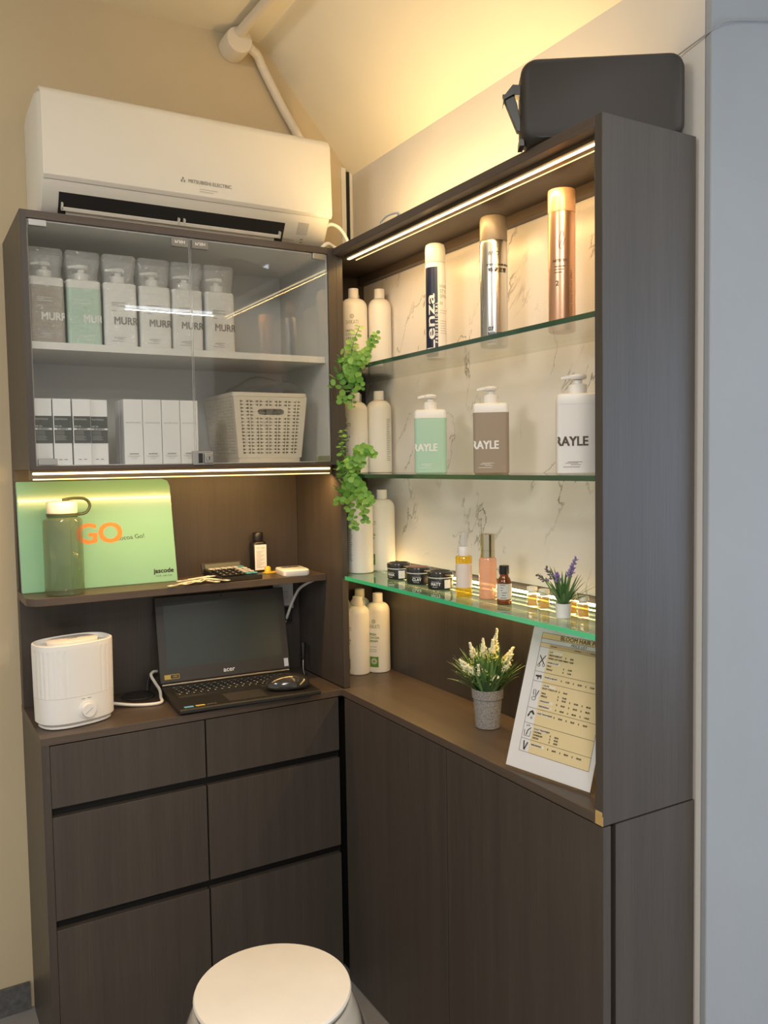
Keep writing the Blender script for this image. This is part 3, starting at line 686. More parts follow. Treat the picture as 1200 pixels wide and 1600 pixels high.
t = thing('calculator', 'black desk calculator with white and teal keys on the shelf', 'calculator', (-.247, .108, ZS), 6)
MB().prism([(0, 0), (.125, 0), (.125, .026), (0, .012)], 'x', -.062, .062).obj('body', 'black', t, bevel=.002)
q = MB().obox((-.064, .122, .014), (.128, 0, 0), (0, .012, .028), (0, .008, -.004)).obj('display', 'blackm', t, bevel=.002)
MB().obox((-.055, .1222, .0185), (.110, 0, 0), (0, .008, .019), (0, -.0005, .0003)).obj('display_glass', 'lcd', q)
for r_ in range(5):
    for c_ in range(6):
        y = .012+r_*.021; x = -.054+c_*.0185; z = .0135+y*.112
        if c_ < 4 and r_ < 4: mm = 'key'
        elif (r_, c_) in ((0, 4), (4, 5), (0, 5)): mm = 'teal'
        else: mm = 'gkey'
        kk = MB().box(x, x+.0145, y, y+.015, z, z+.004).obj('key', mm, t, bevel=.0012)
        if mm == 'key': MB().quad((x+.005, y+.005, z+.0043), (.004, 0, 0), (0, .005, 0)).obj('digit', 'whiteink', kk)

t = thing('lotion_bottle', 'small black bottle with a white label behind the calculator', 'bottle', (-.134, .276, ZS))
MB().rrect([(0, .021, .019, .010), (.003, .0225, .0205, .011), (.084, .0225, .0205, .011), (.090, .019, .018, .012), (.092, .012, .012, .012)]).obj('body', 'black', t, smooth=True)
MB().lathe([(.0150, .0925), (.0155, .094), (.0155, .116), (.014, .118)], n=24).obj('cap', 'black', t, smooth=True)
MB().quad((-.0185, -.0208, .006), (.037, 0, 0), (0, 0, .076)).obj('label', 'paper', t)
b = flat(MB(), 'THE CARE', .0058, (0, -.0211, .072), (1, 0, 0), (0, 0, 1))
for k in range(13): b.quad((-.014, -.0211, .062-.004*k), (.026-.006*(k % 3), 0, 0), (0, 0, .0009))
b.obj('label_print', 'grey', t)
t = thing('plastic_clip', 'small yellow plastic clip beside the black bottle', 'clip', (-.118, .215, ZS), 8)
MB().box(-.024, .030, -.010, .010, 0, .004).obj('base', 'yellow', t, bevel=.001)
MB().lathe([(.010, .004), (.009, .017), (.006, .021)], c=(-.012, 0, 0), n=16).obj('peg', 'yellow', t, smooth=True)
MB().box(.018, .023, -.004, .004, .004, .014).obj('pin', 'yellow', t)
t = thing('card_reader', 'small white rounded card reader at the right of the shelf', 'device', (-.078, .152, ZS), -8)
MB().rrect([(0, .038, .048, .012), (.003, .040, .050, .012), (.015, .040, .050, .012), (.018, .037, .047, .012)]).obj('body', 'white', t, smooth=True)
MB().box(-.026, .026, .012, .036, .018, .0188).obj('top_panel', 'capgrey', t, bevel=.0004)
b = MB()
for k in range(3): b.box(-.020+.014*k, -.010+.014*k, .020, .026, .0188, .0196)
b.obj('buttons', 'black', t)

# ------------------------------------------------------------------ humidifier
t = thing('humidifier', 'white oval humidifier with a dial and ribbed tank on the worktop', 'humidifier', (-.703, .108, 0), 14)
def ov(hx, hy, n=96, rib=0, z=0):
    o = []
    for i in range(n):
        a = 2*PI*i/n; c, s = math.cos(a), math.sin(a); e = 2/2.6
        x = math.copysign(abs(c)**e, c)*hx; y = math.copysign(abs(s)**e, s)*hy
        k = 1-(rib if (i % 3 == 0 and abs(abs(a-PI)-PI*.5) > .35) else 0)
        o.append((x*k, y*k, z))
    return o
MB().loft([ov(.082, .054, z=.0), ov(.087, .059, z=.003), ov(.087, .059, z=.008)]).obj('foot', 'white', t, smooth=True)
MB().loft([ov(.086, .058, z=.009), ov(.094, .066, z=.016), ov(.095, .067, z=.078)]).obj('base', 'white', t, smooth=True)
MB().loft([ov(.095, .067, rib=.012, z=.0785), ov(.096, .068, rib=.012, z=.188), ov(.096, .068, z=.197), ov(.0955, .0675, z=.2075), ov(.093, .065, z=.2092), ov(.091, .063, z=.2075), ov(.088, .060, z=.199)]).obj('water_tank', 'white', t)
MB().loft([ov(.060, .040, z=.1992), ov(.062, .042, z=.2095), ov(.058, .038, z=.2115)]).obj('lid', 'white', t, smooth=True)
MB().rrect([(.2116, .013, .003, .003), (.2120, .013, .003, .003)]).obj('mist_outlet', 'grey', t)
b = MB(); cx = .003; fy = -.0672
def disc(b, r, y0, y1, cz, n=32): return b.loft([[(cx+r*math.cos(2*PI*i/n), y, cz+r*math.sin(2*PI*i/n)) for i in range(n)] for y in (y0, y1)])
disc(MB(), .0225, fy+.002, fy-.0015, .042).obj('dial_ring', 'white', t, smooth=True)
q = disc(MB(), .0165, fy-.0016, fy-.012, .042).obj('dial', 'white', t, smooth=True, label='round white dial')
MB().obox((cx-.010, fy-.0126, .034), (.018, 0, .013), (-.0012, 0, .0017), (0, .0006, 0)).obj('pointer', 'faintink', q)
MB().quad((cx-.014, fy-.0004, .070), (.009, 0, 0), (0, 0, .0015)).quad((cx+.001, fy-.0004, .070), (.009, 0, 0), (0, 0, .0015)).obj('small_print', 'grey', t)
tag(MB().tube([(-.612, .155, .020), (-.585, .16, .012), (-.545, .145, .006), (-.50, .130, .005), (-.476, .135, .006), (-.470, .165, .010), (-.462, .205, .020), (-.466, .235, .034), (-.472, .255, .052), (-.462, .268, .058), (-.450, .276, .056)], .0042, 8).obj('power_cable', 'tubew', smooth=True),
    'white cable curling from the humidifier to behind the laptop', 'cable')
t = thing('stand', 'black round-based stand behind the laptop', 'stand', (-.512, .245, 0))
MB().lathe([(.044, 0), (.046, .002), (.044, .005), (.012, .008)], n=40).obj('base', 'blackm', t, smooth=True)
MB().tube([(.030, .020, .008), (.034, .026, .03), (.042, .030, .05)], .005, 10, 3).obj('stem', 'blackm', t, smooth=True)

# ------------------------------------------------------------------ laptop
t = thing('laptop', 'open black laptop with a dark screen on the worktop', 'laptop', (-.277, -.027, 0.0), -4)
LW = .1925
MB().prism([(0, .009), (.004, .006), (.235, .001), (.25, .004), (.252, .020), (.004, .0185), (0, .0165)], 'x', -LW, LW).obj('base', 'lapblack', t, bevel=.001)
kb = MB().box(-.170, .172, .112, .222, .0190, .0202).obj('keyboard', 'bezel', t)
key = MB().box(-.0076, .0076, -.0070, .0070, 0, .0022)
ko = None; rowsn = [(.2105, 17, .0195, .006), (.192, 17, .0195, .0075), (.1735, 17, .0195, .0075), (.155, 17, .0195, .0075), (.1365, 16, .0195, .0075)]
for ri, (y, n, dx, hh) in enumerate(rowsn):
    for i in range(n):
        x = -.160+i*dx+(.003*ri if ri < 4 else 0)
        if x > .165: continue
        if ko is None:
            ko = key.obj('key', 'key', kb, bevel=.001); k2 = ko
            lg = MB().quad((-.0045, .0, .0026), (.003, 0, 0), (0, .003, 0)).obj('legend', 'whiteink', None)
            lg.parent = ko; first = True
        else:
            k2 = ko.copy(); C.objects.link(k2)
        k2.location = (x, y-.0015, .0202)
bl = MB()
for ri, (y, n, dx, hh) in enumerate(rowsn):
    for i in range(n):
        x = -.160+i*dx+(.003*ri if ri < 4 else 0)
        if x <= .165: bl.quad((x-.0052, y-.0005, .0228), (.0042, 0, 0), (0, .0036, 0))
for ch in list(ko.children): bpy.data.objects.remove(ch)
bl.obj('key_legends', 'whiteink', kb)
MB().box(-.095, .06, .1145, .1255, .0202, .0224).obj('space_bar', 'key', kb, bevel=.001)
MB().box(-.058, .048, .020, .098, .0187, .0191).obj('touchpad', 'bezel', t, bevel=.0003)
MB().quad((-.178, .012, .0190), (.024, 0, 0), (0, .014, .0001)).obj('sticker', 'blue', t)
MB().quad((-.148, .014, .0190), (.024, 0, 0), (0, .012, .0001)).obj('sticker', 'gold', t)
flat(MB(), 'core i5', .009, (-.106, .020, .0192), (1, 0, 0), (0, 1, 0)).obj('sticker', 'faintink', t)
MB().tube([(-.188, .2465, .0235), (.188, .2465, .0235)], .0045, 10, 0).obj('hinge', 'alu', t, smooth=True, label='silver hinge bar')
tl = math.radians(12.6); U = Vector((0, math.sin(tl), math.cos(tl))); Nn = Vector((0, math.cos(tl), -math.sin(tl)))
o0 = Vector((-LW, .2470, .0285))
lid = MB().obox(o0, (2*LW, 0, 0), U*.243, Nn*.007).obj('lid', 'bezel', t, bevel=.002)
s0 = o0+U*.040+Vector((.022, 0, 0))-Nn*.0004
MB().obox(s0, (2*LW-.044, 0, 0), U*.186, Nn*.0006).obj('screen', 'screen', lid, label='dark switched-off screen')
flat(MB(), 'acer', .0185, o0+U*.0185+Vector((LW+.006, 0, 0))-Nn*.0006, (1, 0, 0), U, bold=.02, sx=1.05).obj('logo', 'whiteink', lid)
MB().obox(o0+U*.010+Vector((.012, 0, 0))-Nn*.0005, (.042, 0, 0), U*.013, Nn*.0004).obj('sticker', 'gold', lid)
MB().obox(o0+U*.0115+Vector((.030, 0, 0))-Nn*.0008, (.0225, 0, 0), U*.010, Nn*.0003).obj('sticker_panel', 'black', lid)
flat(MB(), '1080', .008, o0+U*.0165+Vector((.0412, 0, 0))-Nn*.0011, (1, 0, 0), U).obj('lettering', 'gold', lid)
MB().obox(o0+U*.006+Vector((2*LW-.018, 0, 0))-Nn*.0005, (.013, 0, 0), U*.024, Nn*.0004).obj('sticker', 'paper', lid)
b = MB(); cc = o0+U*.234+Vector((LW, 0, 0))-Nn*.0005; b.add([cc+Vector((1, 0, 0))*.003*math.cos(a*PI/8)+U*.003*math.sin(a*PI/8) for a in range(16)], [tuple(range(16))]); b.obj('webcam', 'black', lid)

t = thing('computer_mouse', 'black wireless mouse lying on the laptop keyboard corner', 'mouse', (-.157, .026, .0232), -14)
def mring(z, k, k2): return [(math.copysign(abs(math.cos(a))**.9, math.cos(a))*.062*k+.002, math.sin(a)*.035*k2*(1+.12*math.cos(a)), z) for a in (2*PI*i/36 for i in range(36))]
MB().loft([mring(0, .92, .9), mring(.006, 1, 1), mring(.016, .98, .96), mring(.025, .84, .80), mring(.034, .60, .56), mring(.038, .25, .25)]).obj('body', 'lidblack', t, smooth=True)
MB().tube([(.058, .004, .012), (.052, .004, .022), (.036, .004, .033)], .0018, 6, 3).obj('scroll_wheel', 'alu', t)
MB().tube([(.052, -.022, .012), (.044, -.016, .024), (.026, -.006, .0345)], .0007, 6, 3).obj('button_seam', 'steel', t)

tag(MB().tube([(-.020, .128, .2985), (-.030, .16, .285), (-.038, .20, .262), (-.044, .24, .215), (-.050, .27, .165), (-.056, .295, .13)], .0042, 8).obj('white_cable', 'tubew', smooth=True), 'white cable hanging under the shelf right of the laptop', 'cable')
t = thing('wall_socket', 'white wall socket partly hidden behind the laptop screen', 'socket', (-.045, .2998, .235))
MB().box(-.035, .030, -.009, 0, -.043, .043).obj('plate', 'white', t, bevel=.002)
MB().box(-.018, .012, -.012, -.009, -.012, .012).obj('switch', 'whitelam', t, bevel=.001)
MB().box(-.022, .014, -.034, -.009, -.075, -.032).obj('plug', 'black', t, bevel=.003)
t = thing('charger_cable', 'thin black charger lead standing behind the laptop corner', 'cable', (-.022, .205, 0))
MB().tube([(0, 0, .0), (-.002, .004, .020), (.0, .008, .045)], .0022, 8, 4).obj('lead', 'steel', t, smooth=True)
MB().lathe([(.0095, 0), (.0095, .003)], n=16).obj('foot', 'blackm', t)
MB().tube([(.0, .008, .045), (.003, .012, .065), (.006, .018, .095)], (.004, .009), 10, 3).obj('connector', 'black', t, smooth=True)

# ------------------------------------------------------------------ spray cans
SH = .8982
t = thing('hairspray_can', 'white and navy hairspray can on the top glass shelf', 'spray can', (.128, -.311, SH))
MB().lathe([(.0235, 0), (.0255, .002), (.0258, .006), (.0258, .232), (.024, .238)], n=40).obj('can', 'white', t, smooth=True)
MB().lathe([(.0245, .2385), (.0255, .240), (.0255, .274), (.0235, .283), (.017, .287)], n=40).obj('cap', 'bottlew', t, smooth=True)
patch(MB(), .02595, -195, -112, .004, .226, 16).obj('navy_band', 'navy', t)
b = MB(); wrap(b, 'Lenza', .034, .0262, -153, .088, turn=True, bold=.016, sx=1.85); wrap(b, 'PROFESSIONAL', .0085, .0262, -119, .088, turn=True, bold=.03, spacing=1.9)
b.obj('lettering', 'whiteink', t)
b = MB()
for k, s in enumerate(('HAIR', 'STYLING', 'SPRAY')): wrap(b, s, .0125, .0260, -101, .178-.0125*k, align='LEFT', bold=.0)
wrap(b, '01', .010, .0260, -100, .136, align='LEFT', bold=.01)
for k in range(2): patch(b, .0260, -99, -45, .118-.006*k, .1188-.006*k, 6)
for k in range(6): patch(b, .0260, -99, -45, .092-.006*k, .0928-.006*k, 6)
b.obj('small_print', 'grey', t)
t = thing('hairspray_can', 'tall silver hairspray can with grey cap on the top glass shelf', 'spray can', (.129, -.548, SH))
MB().lathe([(.0285, 0), (.0312, .002), (.0315, .006), (.0315, .230), (.030, .236)], n=44).obj('can', 'silver', t, smooth=True)
MB().lathe([(.0308, .2365), (.0312, .238), (.0308, .283), (.0285, .291), (.022, .295)], n=44).obj('cap', 'capgrey', t, smooth=True)
b = MB(); wrap(b, 'IWO', .012, .0318, -149, .205, align='LEFT'); wrap(b, 'STRONG HAIR SPRAY', .0062, .0318, -158, .180, align='LEFT', bold=.03); wrap(b, '特硬定型', .0105, .0318, -150, .168, align='LEFT', bold=.03, spacing=1.2)
wrap(b, '07', .012, .0318, -152, .038, align='LEFT', bold=.03); wrap(b, '特硬定型', .009, .0318, -154, .026, align='LEFT', bold=.02)
for k in range(2): patch(b, .0318, -155, -112-8*k, .014-.007*k, .0165-.007*k, 6)
b.obj('lettering', 'ink', t)
t = thing('hairspray_can', 'rose gold hairspray can at the right end of the top shelf', 'spray can', (.122, -.782, SH))
MB().lathe([(.0235, 0), (.0268, .002), (.0272, .006), (.0272, .236), (.027, .238)], n=40).obj('can', 'rose', t, smooth=True)
MB().lathe([(.0274, .2385), (.0276, .240), (.0276, .281), (.0270, .284), (.010, .286)], n=40).obj('cap', 'rosecap', t, smooth=True)
b = MB()
pts = [(-.004, .170), (.002, .186), (.006, .196), (.003, .203), (-.001, .196), (-.003, .178), (.000, .168), (.005, .176), (.009, .188)]
sp = spline([(x, z, 0) for x, z in pts], 8); p0 = math.radians(-137)
b.tube([(.0275*math.cos(p0+q.x/.0272), .0275*math.sin(p0+q.x/.0272), q.y-.005) for q in sp], .0005, 4, 0).obj('monogram', 'redink', t)
b = MB(); wrap(b, 'ARTISTRY', .0068, .0275, -142, .140, bold=.03)
for k in range(3): patch(b, .0275, -165, -118-6*k, .128-.006*k, .1295-.006*k, 6)
wrap(b, '2', .014, .0275, -152, .095, bold=.02); wrap(b, 'STRONG HOLD STYLING SPRAY', .0065, .0275, -88, .075, turn=True)
b.obj('lettering', 'brownink', t)

# ------------------------------------------------------------------ white litre bottles in the corner
def litre(label, group, loc, face=None, h=.235, r=.037, back=None, capm='bottlew'):
    t = thing('litre_bottle', label, 'bottle', loc, 0, group)
    s = h/.235; sh = .182*s
    prof = [(r-.004, 0), (r-.0012, .0015), (r, .006), (r, sh)]
    for k in range(1, 8):
        a = k*PI/2/7; prof.append((r-(r-.0145)*(1-math.cos(a)), sh+(.0255*s)*math.sin(a)))
    MB().lathe(prof, n=40).obj('body', 'bottlew', t, smooth=True)
    MB().lathe([(.0150, sh+.0262*s), (.0155, sh+.0275*s), (.0152, h-.001), (.0142, h)], n=28).obj('cap', capm, t, smooth=True)
    if face is not None:
        R_ = r+.0003; b = MB()
        n = 20; c0 = math.radians(face)
        for rr_, w_ in ((.0062, .0014), (.0030, .0012)):
            vs = []; fs = []
            for i in range(n):
                a = 2*PI*i/n
                for q in (rr_, rr_-w_): vs.append((R_*math.cos(c0+q*math.cos(a)/R_), R_*math.sin(c0+q*math.cos(a)/R_), .155*s+q*math.sin(a)))
            for i in range(n): j = (i+1) % n; fs.append((2*i, 2*j, 2*j+1, 2*i+1))
            b.add(vs, fs)
        wrap(b, 'SHIKATI', .0165, R_, face, .139*s, sx=.62, bold=-.005, spacing=1.05); b.obj('logo', 'oliveink', t)
        b = MB()
        for k, tx in enumerate(('FRESH', 'COCOA', 'CREAM')): wrap(b, tx, .0095, R_, face-28, .116*s-.0105*k, align='LEFT', bold=.01)
        for z in (.078, .070, .064): patch(b, R_, face-26, face+14, z*s, z*s+.0011, 6)
        b.obj('small_print', 'greenink', t)
        patch(MB(), R_, face-22, face+22, .018, .050, 8).obj('green_square', 'greenink', t, label='green square label with a pale swirl')
        b = MB()
        for rr_, w_ in ((.0092, .0012), (.0058, .0016)):
            vs = []; fs = []
            for i in range(n):
                a = 2*PI*i/n
                for q in (rr_, rr_-w_): vs.append(((R_+.0002)*math.cos(c0+q*math.cos(a)/R_), (R_+.0002)*math.sin(c0+q*math.cos(a)/R_), .036+q*math.sin(a)))
            for i in range(n): j = (i+1) % n; fs.append((2*i, 2*j, 2*j+1, 2*i+1))
            b.add(vs, fs)
        b.obj('swirl', 'whiteink', t)
    if back is not None:
        b = MB(); R_ = r+.0003
        for k in range(24):
            patch(b, R_, back-12, back+12-random.choice((0, 0, 3, 7)), .155-.0052*k, .1572-.0052*k, 4)
        b.obj('back_label_print', mat('grey_green_print', (.42, .46, .32), .5), t)
    return t
gl1 = 'white litre bottles on the top glass shelf'
litre('white litre bottle with a green logo, front of the top shelf', gl1, (.112, .097, SH), -126, r=.040, h=.25)
litre('plain white litre bottle right of the logo bottle, top shelf', gl1, (.184, .070, SH), None, r=.034, h=.25)
litre('plain white litre bottle hidden left of the logo bottle, top shelf', gl1, (.068, .175, SH), None, r=.036, h=.235)
litre('plain white litre bottle right behind the logo bottle, top shelf', gl1, (.160, .180, SH), None, r=.036, h=.25)
gl2 = 'white litre bottles on the middle glass shelf'
litre('white litre bottle under the eucalyptus tip on the middle shelf', gl2, (.104, .085, .6102), -168, r=.037, h=.235)
litre('white litre bottle with back print near the marble, middle shelf', gl2, (.176, .070, .6102), None, r=.037, h=.240, back=-72)
litre('white litre bottle in the corner behind the others, middle shelf', gl2, (.160, .178, .6102), None, r=.034, h=.240)
litre('white litre bottle at the far left of the middle shelf', gl2, (.066, .180, .6102), None, r=.034, h=.240)
gl3 = 'white litre bottles on the low glass shelf'
litre('white litre bottle on the low glass shelf below the hanging leaves', gl3, (.080, .022, .3252), None, back=-168)
litre('white litre bottle with a green square behind it, low glass shelf', gl3, (.158, .030, .3252), -178)
gl4 = 'white litre bottles on the wooden worktop'
litre('front left white litre bottle standing on the worktop', gl4, (.128, .136, .0003), -185, r=.035)
litre('front right white litre bottle with green print on the worktop', gl4, (.194, .128, .0003), -142, r=.0365, h=.240)
litre('white litre bottle on the worktop behind the front pair', gl4, (.168, .1960, .0003), None, r=.033, h=.247)
litre('rear left white litre bottle on the worktop, only its cap showing', gl4, (.096, .1970, .0003), None, r=.033, h=.262)
litre('leftmost white litre bottle on the worktop, mostly behind the panel', gl4, (.062, .140, .0003), None, r=.028, h=.235)

# ------------------------------------------------------------------ small things on the low glass shelf
Z3 = .3253
def jar(label, loc, txt, lidm, face, print2=True):
    t = thing('wax_jar', label, 'jar', loc, 0, 'black jars of hair wax')
    MB().lathe([(.028, 0), (.0305, .0015), (.031, .004), (.031, .026), (.030, .028)], n=40).obj('pot', 'black', t, smooth=True)
    MB().lathe([(.0305, .0282), (.0305, .0305)], n=40).obj('rim', 'white', t, smooth=True)
    q = MB().lathe([(.0315, .0308), (.0322, .032), (.0322, .041), (.031, .0432), (.029, .0440)], n=40).obj('lid', 'lidblack', t, smooth=True)
    MB().lathe([(.025, .0441), (.025, .0443)], n=32).obj('lid_print', lidm, q)
    b = MB(); wrap(b, txt, .0098, .0313, face, .0135, bold=.03)
    patch(b, .0313, face-22, face+18, .0195, .0203, 6); patch(b, .0313, face-16, face+10, .0065, .0073, 6)
    if print2: patch(b, .0313, face+42, face+75, .004, .025, 6)
    b.obj('label_print', 'whiteink', t)
jar('black wax jar nearest the white litre bottles', (.098, -.160, Z3), 'WAX', 'blackm', -165)
jar('black clay jar with a plum lid, between the other two jars', (.091, -.270, Z3), 'CLAY', 'pinklid', -131, False)
jar('black wax jar nearest the yellow oil bottle', (.088, -.375, Z3), 'MATT', 'blackm', -146)
t = thing('oil_bottle', 'clear pump bottle of yellow oil with a pale label', 'bottle', (.066, -.507, Z3), 10)
MB().lathe([(.0180, 0), (.0190, .002), (.0190, .092), (.0175, .0945)], n=36).obj('bottle', 'oil', t, smooth=True)
patch(MB(), .0193, -215, -15, .022, .078, 24).obj('label', 'pearl', t)
b = MB()
for k in range(10): patch(b, .0196, -85, -45, .070-.0045*k, .0708-.0045*k, 4)
b.obj('label_print', 'grey', t)
MB().lathe([(.0125, .095), (.0125, .115), (.0115, .1165)], n=28).obj('collar', 'white', t, smooth=True)
MB().lathe([(.0095, .117), (.0095, .146), (.008, .149)], n=24).tube([(-.002, 0, .146), (-.014, .002, .147), (-.028, .004, .142)], .0045, 8, 3).obj('pump', 'clearp', t, smooth=True)
t = thing('mist_bottle', 'pink lotion bottle with a champagne metal cap', 'bottle', (.093, -.563, Z3))
MB().lathe([(.0185, 0), (.0200, .0015), (.0200, .088), (.018, .093), (.015, .0945)], n=36).obj('bottle', 'pink', t, smooth=True)
MB().lathe([(.0165, .095), (.0165, .110), (.0160, .1103), (.0160, .1112), (.0165, .1115), (.0165, .147), (.0155, .148)], n=36).obj('cap', 'champ', t, smooth=True)
t = thing('dropper_bottle', 'small amber glass bottle with a black cap and grey label', 'bottle', (.074, -.647, Z3))
MB().lathe([(.0145, 0), (.0160, .0015), (.0160, .048), (.013, .056), (.0095, .061), (.0095, .066)], n=32).obj('bottle', 'amber', t, smooth=True)
MB().lathe([(.0105, .0662), (.0108, .068), (.0108, .084), (.0100, .085)], n=28).obj('cap', 'black', t, smooth=True)
patch(MB(), .0162, -210, -40, .012, .046, 20).obj('label', mat('grey_label', (.62, .62, .60), .5), t)
b = MB()
for k, (a0, a1) in enumerate(((-160, -120), (-160, -132), (-155, -140), (-150, -110), (-150, -118), (-158, -112))): patch(b, .0165, a0, a1, .0425-.0055*k, .0436-.0055*k, 5)
b.obj('label_print', 'ink', t)
first = None
for x, y, lb in ((.106, -.702, 'tiny honey jar with a wooden lid, leftmost of four'), (.102, -.745, 'tiny honey jar just left of the lavender pot'),
              (.112, -.818, 'tiny honey jar just right of the lavender pot'), (.104, -.860, 'tiny honey jar at the far right by the side panel')):
    if first is None:
        t = first = thing('mini_jar', lb, 'jar', (x, y, Z3), -35, 'tiny honey jars on the low glass shelf')
        MB().rrect([(0, .0095, .0095, .002), (.001, .0105, .0105, .002), (.026, .0105, .0105, .002), (.029, .009, .009, .005)]).obj('jar_glass', 'jarclear', t, smooth=True)
        MB().rrect([(.0015, .0092, .0092, .002), (.024, .0092, .0092, .002)]).obj('honey', 'honey', t)
        MB().lathe([(.0085, .0292), (.0085, .032), (.0112, .033), (.0118, .036), (.0112, .042), (.009, .0425)], n=24).obj('lid', mat('pale_wood_lid', (.93, .87, .70), .6), t, smooth=True)
    else: dup(first, (x, y, Z3), -35+random.uniform(-10, 10), lb)

def blade(b, o, d, L, wd, droop, n=6, fold=.15):
    o = Vector(o); d = Vector(d).normalized(); s = d.cross(Vector((0, 0, 1)))
    if s.length < .05: s = Vector((1, 0, 0))
    s.normalize(); p = o.copy(); vs = []
    for i in range(n+1):
        t_ = i/n; w_ = wd*math.sin(PI*(.12+.88*t_))**.8 if i < n else 0
        nv = s.cross(d).normalized()*fold*w_
        vs += [p-s*w_/2, p+nv, p+s*w_/2]
        d = (d+Vector((0, 0, -droop/n))).normalized(); p = p+d*L/n
    fs = []
    for i in range(n):
        a = 3*i; fs += [(a, a+1, a+4, a+3), (a+1, a+2, a+5, a+4)]
    b.add(vs, fs)
def bud(b, c, r, ax=(0, 0, 1), el=1.5):
    c = Vector(c); ax = Vector(ax).normalized(); u = ax.orthogonal().normalized(); v = ax.cross(u)
    vs = [c-ax*r*el, c+ax*r*el]+[c+(u*math.cos(k*PI/2.5)+v*math.sin(k*PI/2.5))*r for k in range(5)]
    b.add(vs, [f for k in range(5) for f in ((0, 2+(k+1) % 5, 2+k), (1, 2+k, 2+(k+1) % 5))])

# lavender
R_ = random.Random(3)
t = thing('potted_lavender', 'small artificial lavender in a white pot on the low glass shelf', 'plant', (.068, -.842, Z3))
MB().lathe([(.0135, 0), (.0145, .001), (.0160, .029), (.0150, .0295), (.0140, .026)], n=28).obj('pot', 'white', t, smooth=True)
b = MB(); 
for k in range(34):
    a = R_.uniform(0, 2*PI); e = R_.uniform(.15, 1.0); blade(b, (.004*math.cos(a), .004*math.sin(a), .022), (math.cos(a)*e, math.sin(a)*e, 1.1), R_.uniform(.05, .088), .006, R_.uniform(.1, .9))
b.obj('leaves', 'leafd', t)
VR = Vector((.865, -.50, 0))
for (u_, h, mm, nn) in ((-.052, .072, 'petald', 16), (-.034, .086, 'petald', 16), (-.014, .074, 'petalv', 44), (.018, .088, 'petalv', 30), (.026, .104, 'petalv', 24)):
    base = Vector((0, 0, .026)); tip = VR*u_+Vector((0, 0, h+.014)); sp = base.lerp(tip, .55)+Vector((0, 0, .010))
    q = MB().tube([base, sp, tip], .0009, 5, 5).obj('stem', 'stem', t)
    b = MB(); d = (tip-sp).normalized()
    for k in range(nn):
        f = k/nn; p = sp.lerp(tip, .15+.95*f); a = R_.uniform(0, 2*PI); u = d.orthogonal().normalized(); v = d.cross(u); o = u*math.cos(a)+v*math.sin(a)
        rad = (.0075 if mm == 'petalv' else .006)*(1-.6*f)
        bud(b, p+o*rad*.7, .0019, o+d*.7, 2.2)
    b.obj('flower_spike', mm, q)

# white flowers in grey pot
t = thing('potted_flowers', 'artificial white-flowered grass in a speckled grey pot on the worktop', 'plant', (.139, -.497, .0003))
MB().lathe([(.0270, 0), (.0295, .0015), (.0345, .072), (.0372, .0725), (.0385, .093), (.0365, .0945), (.0345, .088)], n=44).obj('pot', 'concrete', t, smooth=True)
b = MB()
for k in range(230):
    a = R_.uniform(0, 2*PI); e = R_.uniform(.05, 1.05); r0 = R_.uniform(0, .024)
    blade(b, (r0*math.cos(a), r0*math.sin(a), .080), (math.cos(a)*e*(.6 if math.cos(a) > 0 else 1), math.sin(a)*e, 1.15), R_.uniform(.07, .125), .0080, R_.uniform(.1, .8), 6)
b.obj('leaves', 'leafd', t)
VF = Vector((-.5, -.865, 0))
for u_, f_, h, L in ((-.042, .01, .205, .040), (-.010, .0, .212, .046), (.024, .0, .234, .055), (.012, .015, .212, .035), (-.068, .02, .168, .034), (-.050, .03, .155, .030), (-.026, .045, .160, .036), (.056, .02, .178, .040), (.048, .035, .160, .040), (.018, .05, .132, .022), (.062, .0, .190, .032)):
    base = VR*u_*.25+Vector((0, 0, .085)); tip = VR*u_+VF*f_+Vector((0, 0, h)); mid = base.lerp(tip, .6)+Vector((0, 0, .008))
    q = MB().tube([base, mid, tip], .0011, 5, 5).obj('stem', 'stem', t); d = (tip-mid).normalized(); st = tip-d*L
    for nm, mm, lo, hi, nn, rad, br in (('flower_spike', 'petalw', .15, 1.05, 70, .0125, .0031), ('buds', 'petalg', -.45, .3, 34, .016, .0024)):
        b = MB()
        for k in range(nn):
            f = lo+(hi-lo)*k/nn; p = st+d*L*f; a = R_.uniform(0, 2*PI); u = d.orthogonal().normalized(); v = d.cross(u); o = u*math.cos(a)+v*math.sin(a)
            bud(b, p+o*rad*max(.12, 1-f)*R_.uniform(.3, 1), br*R_.uniform(.7, 1.1), o+d*1.2, 1.4)
        b.obj(nm, mm, q)

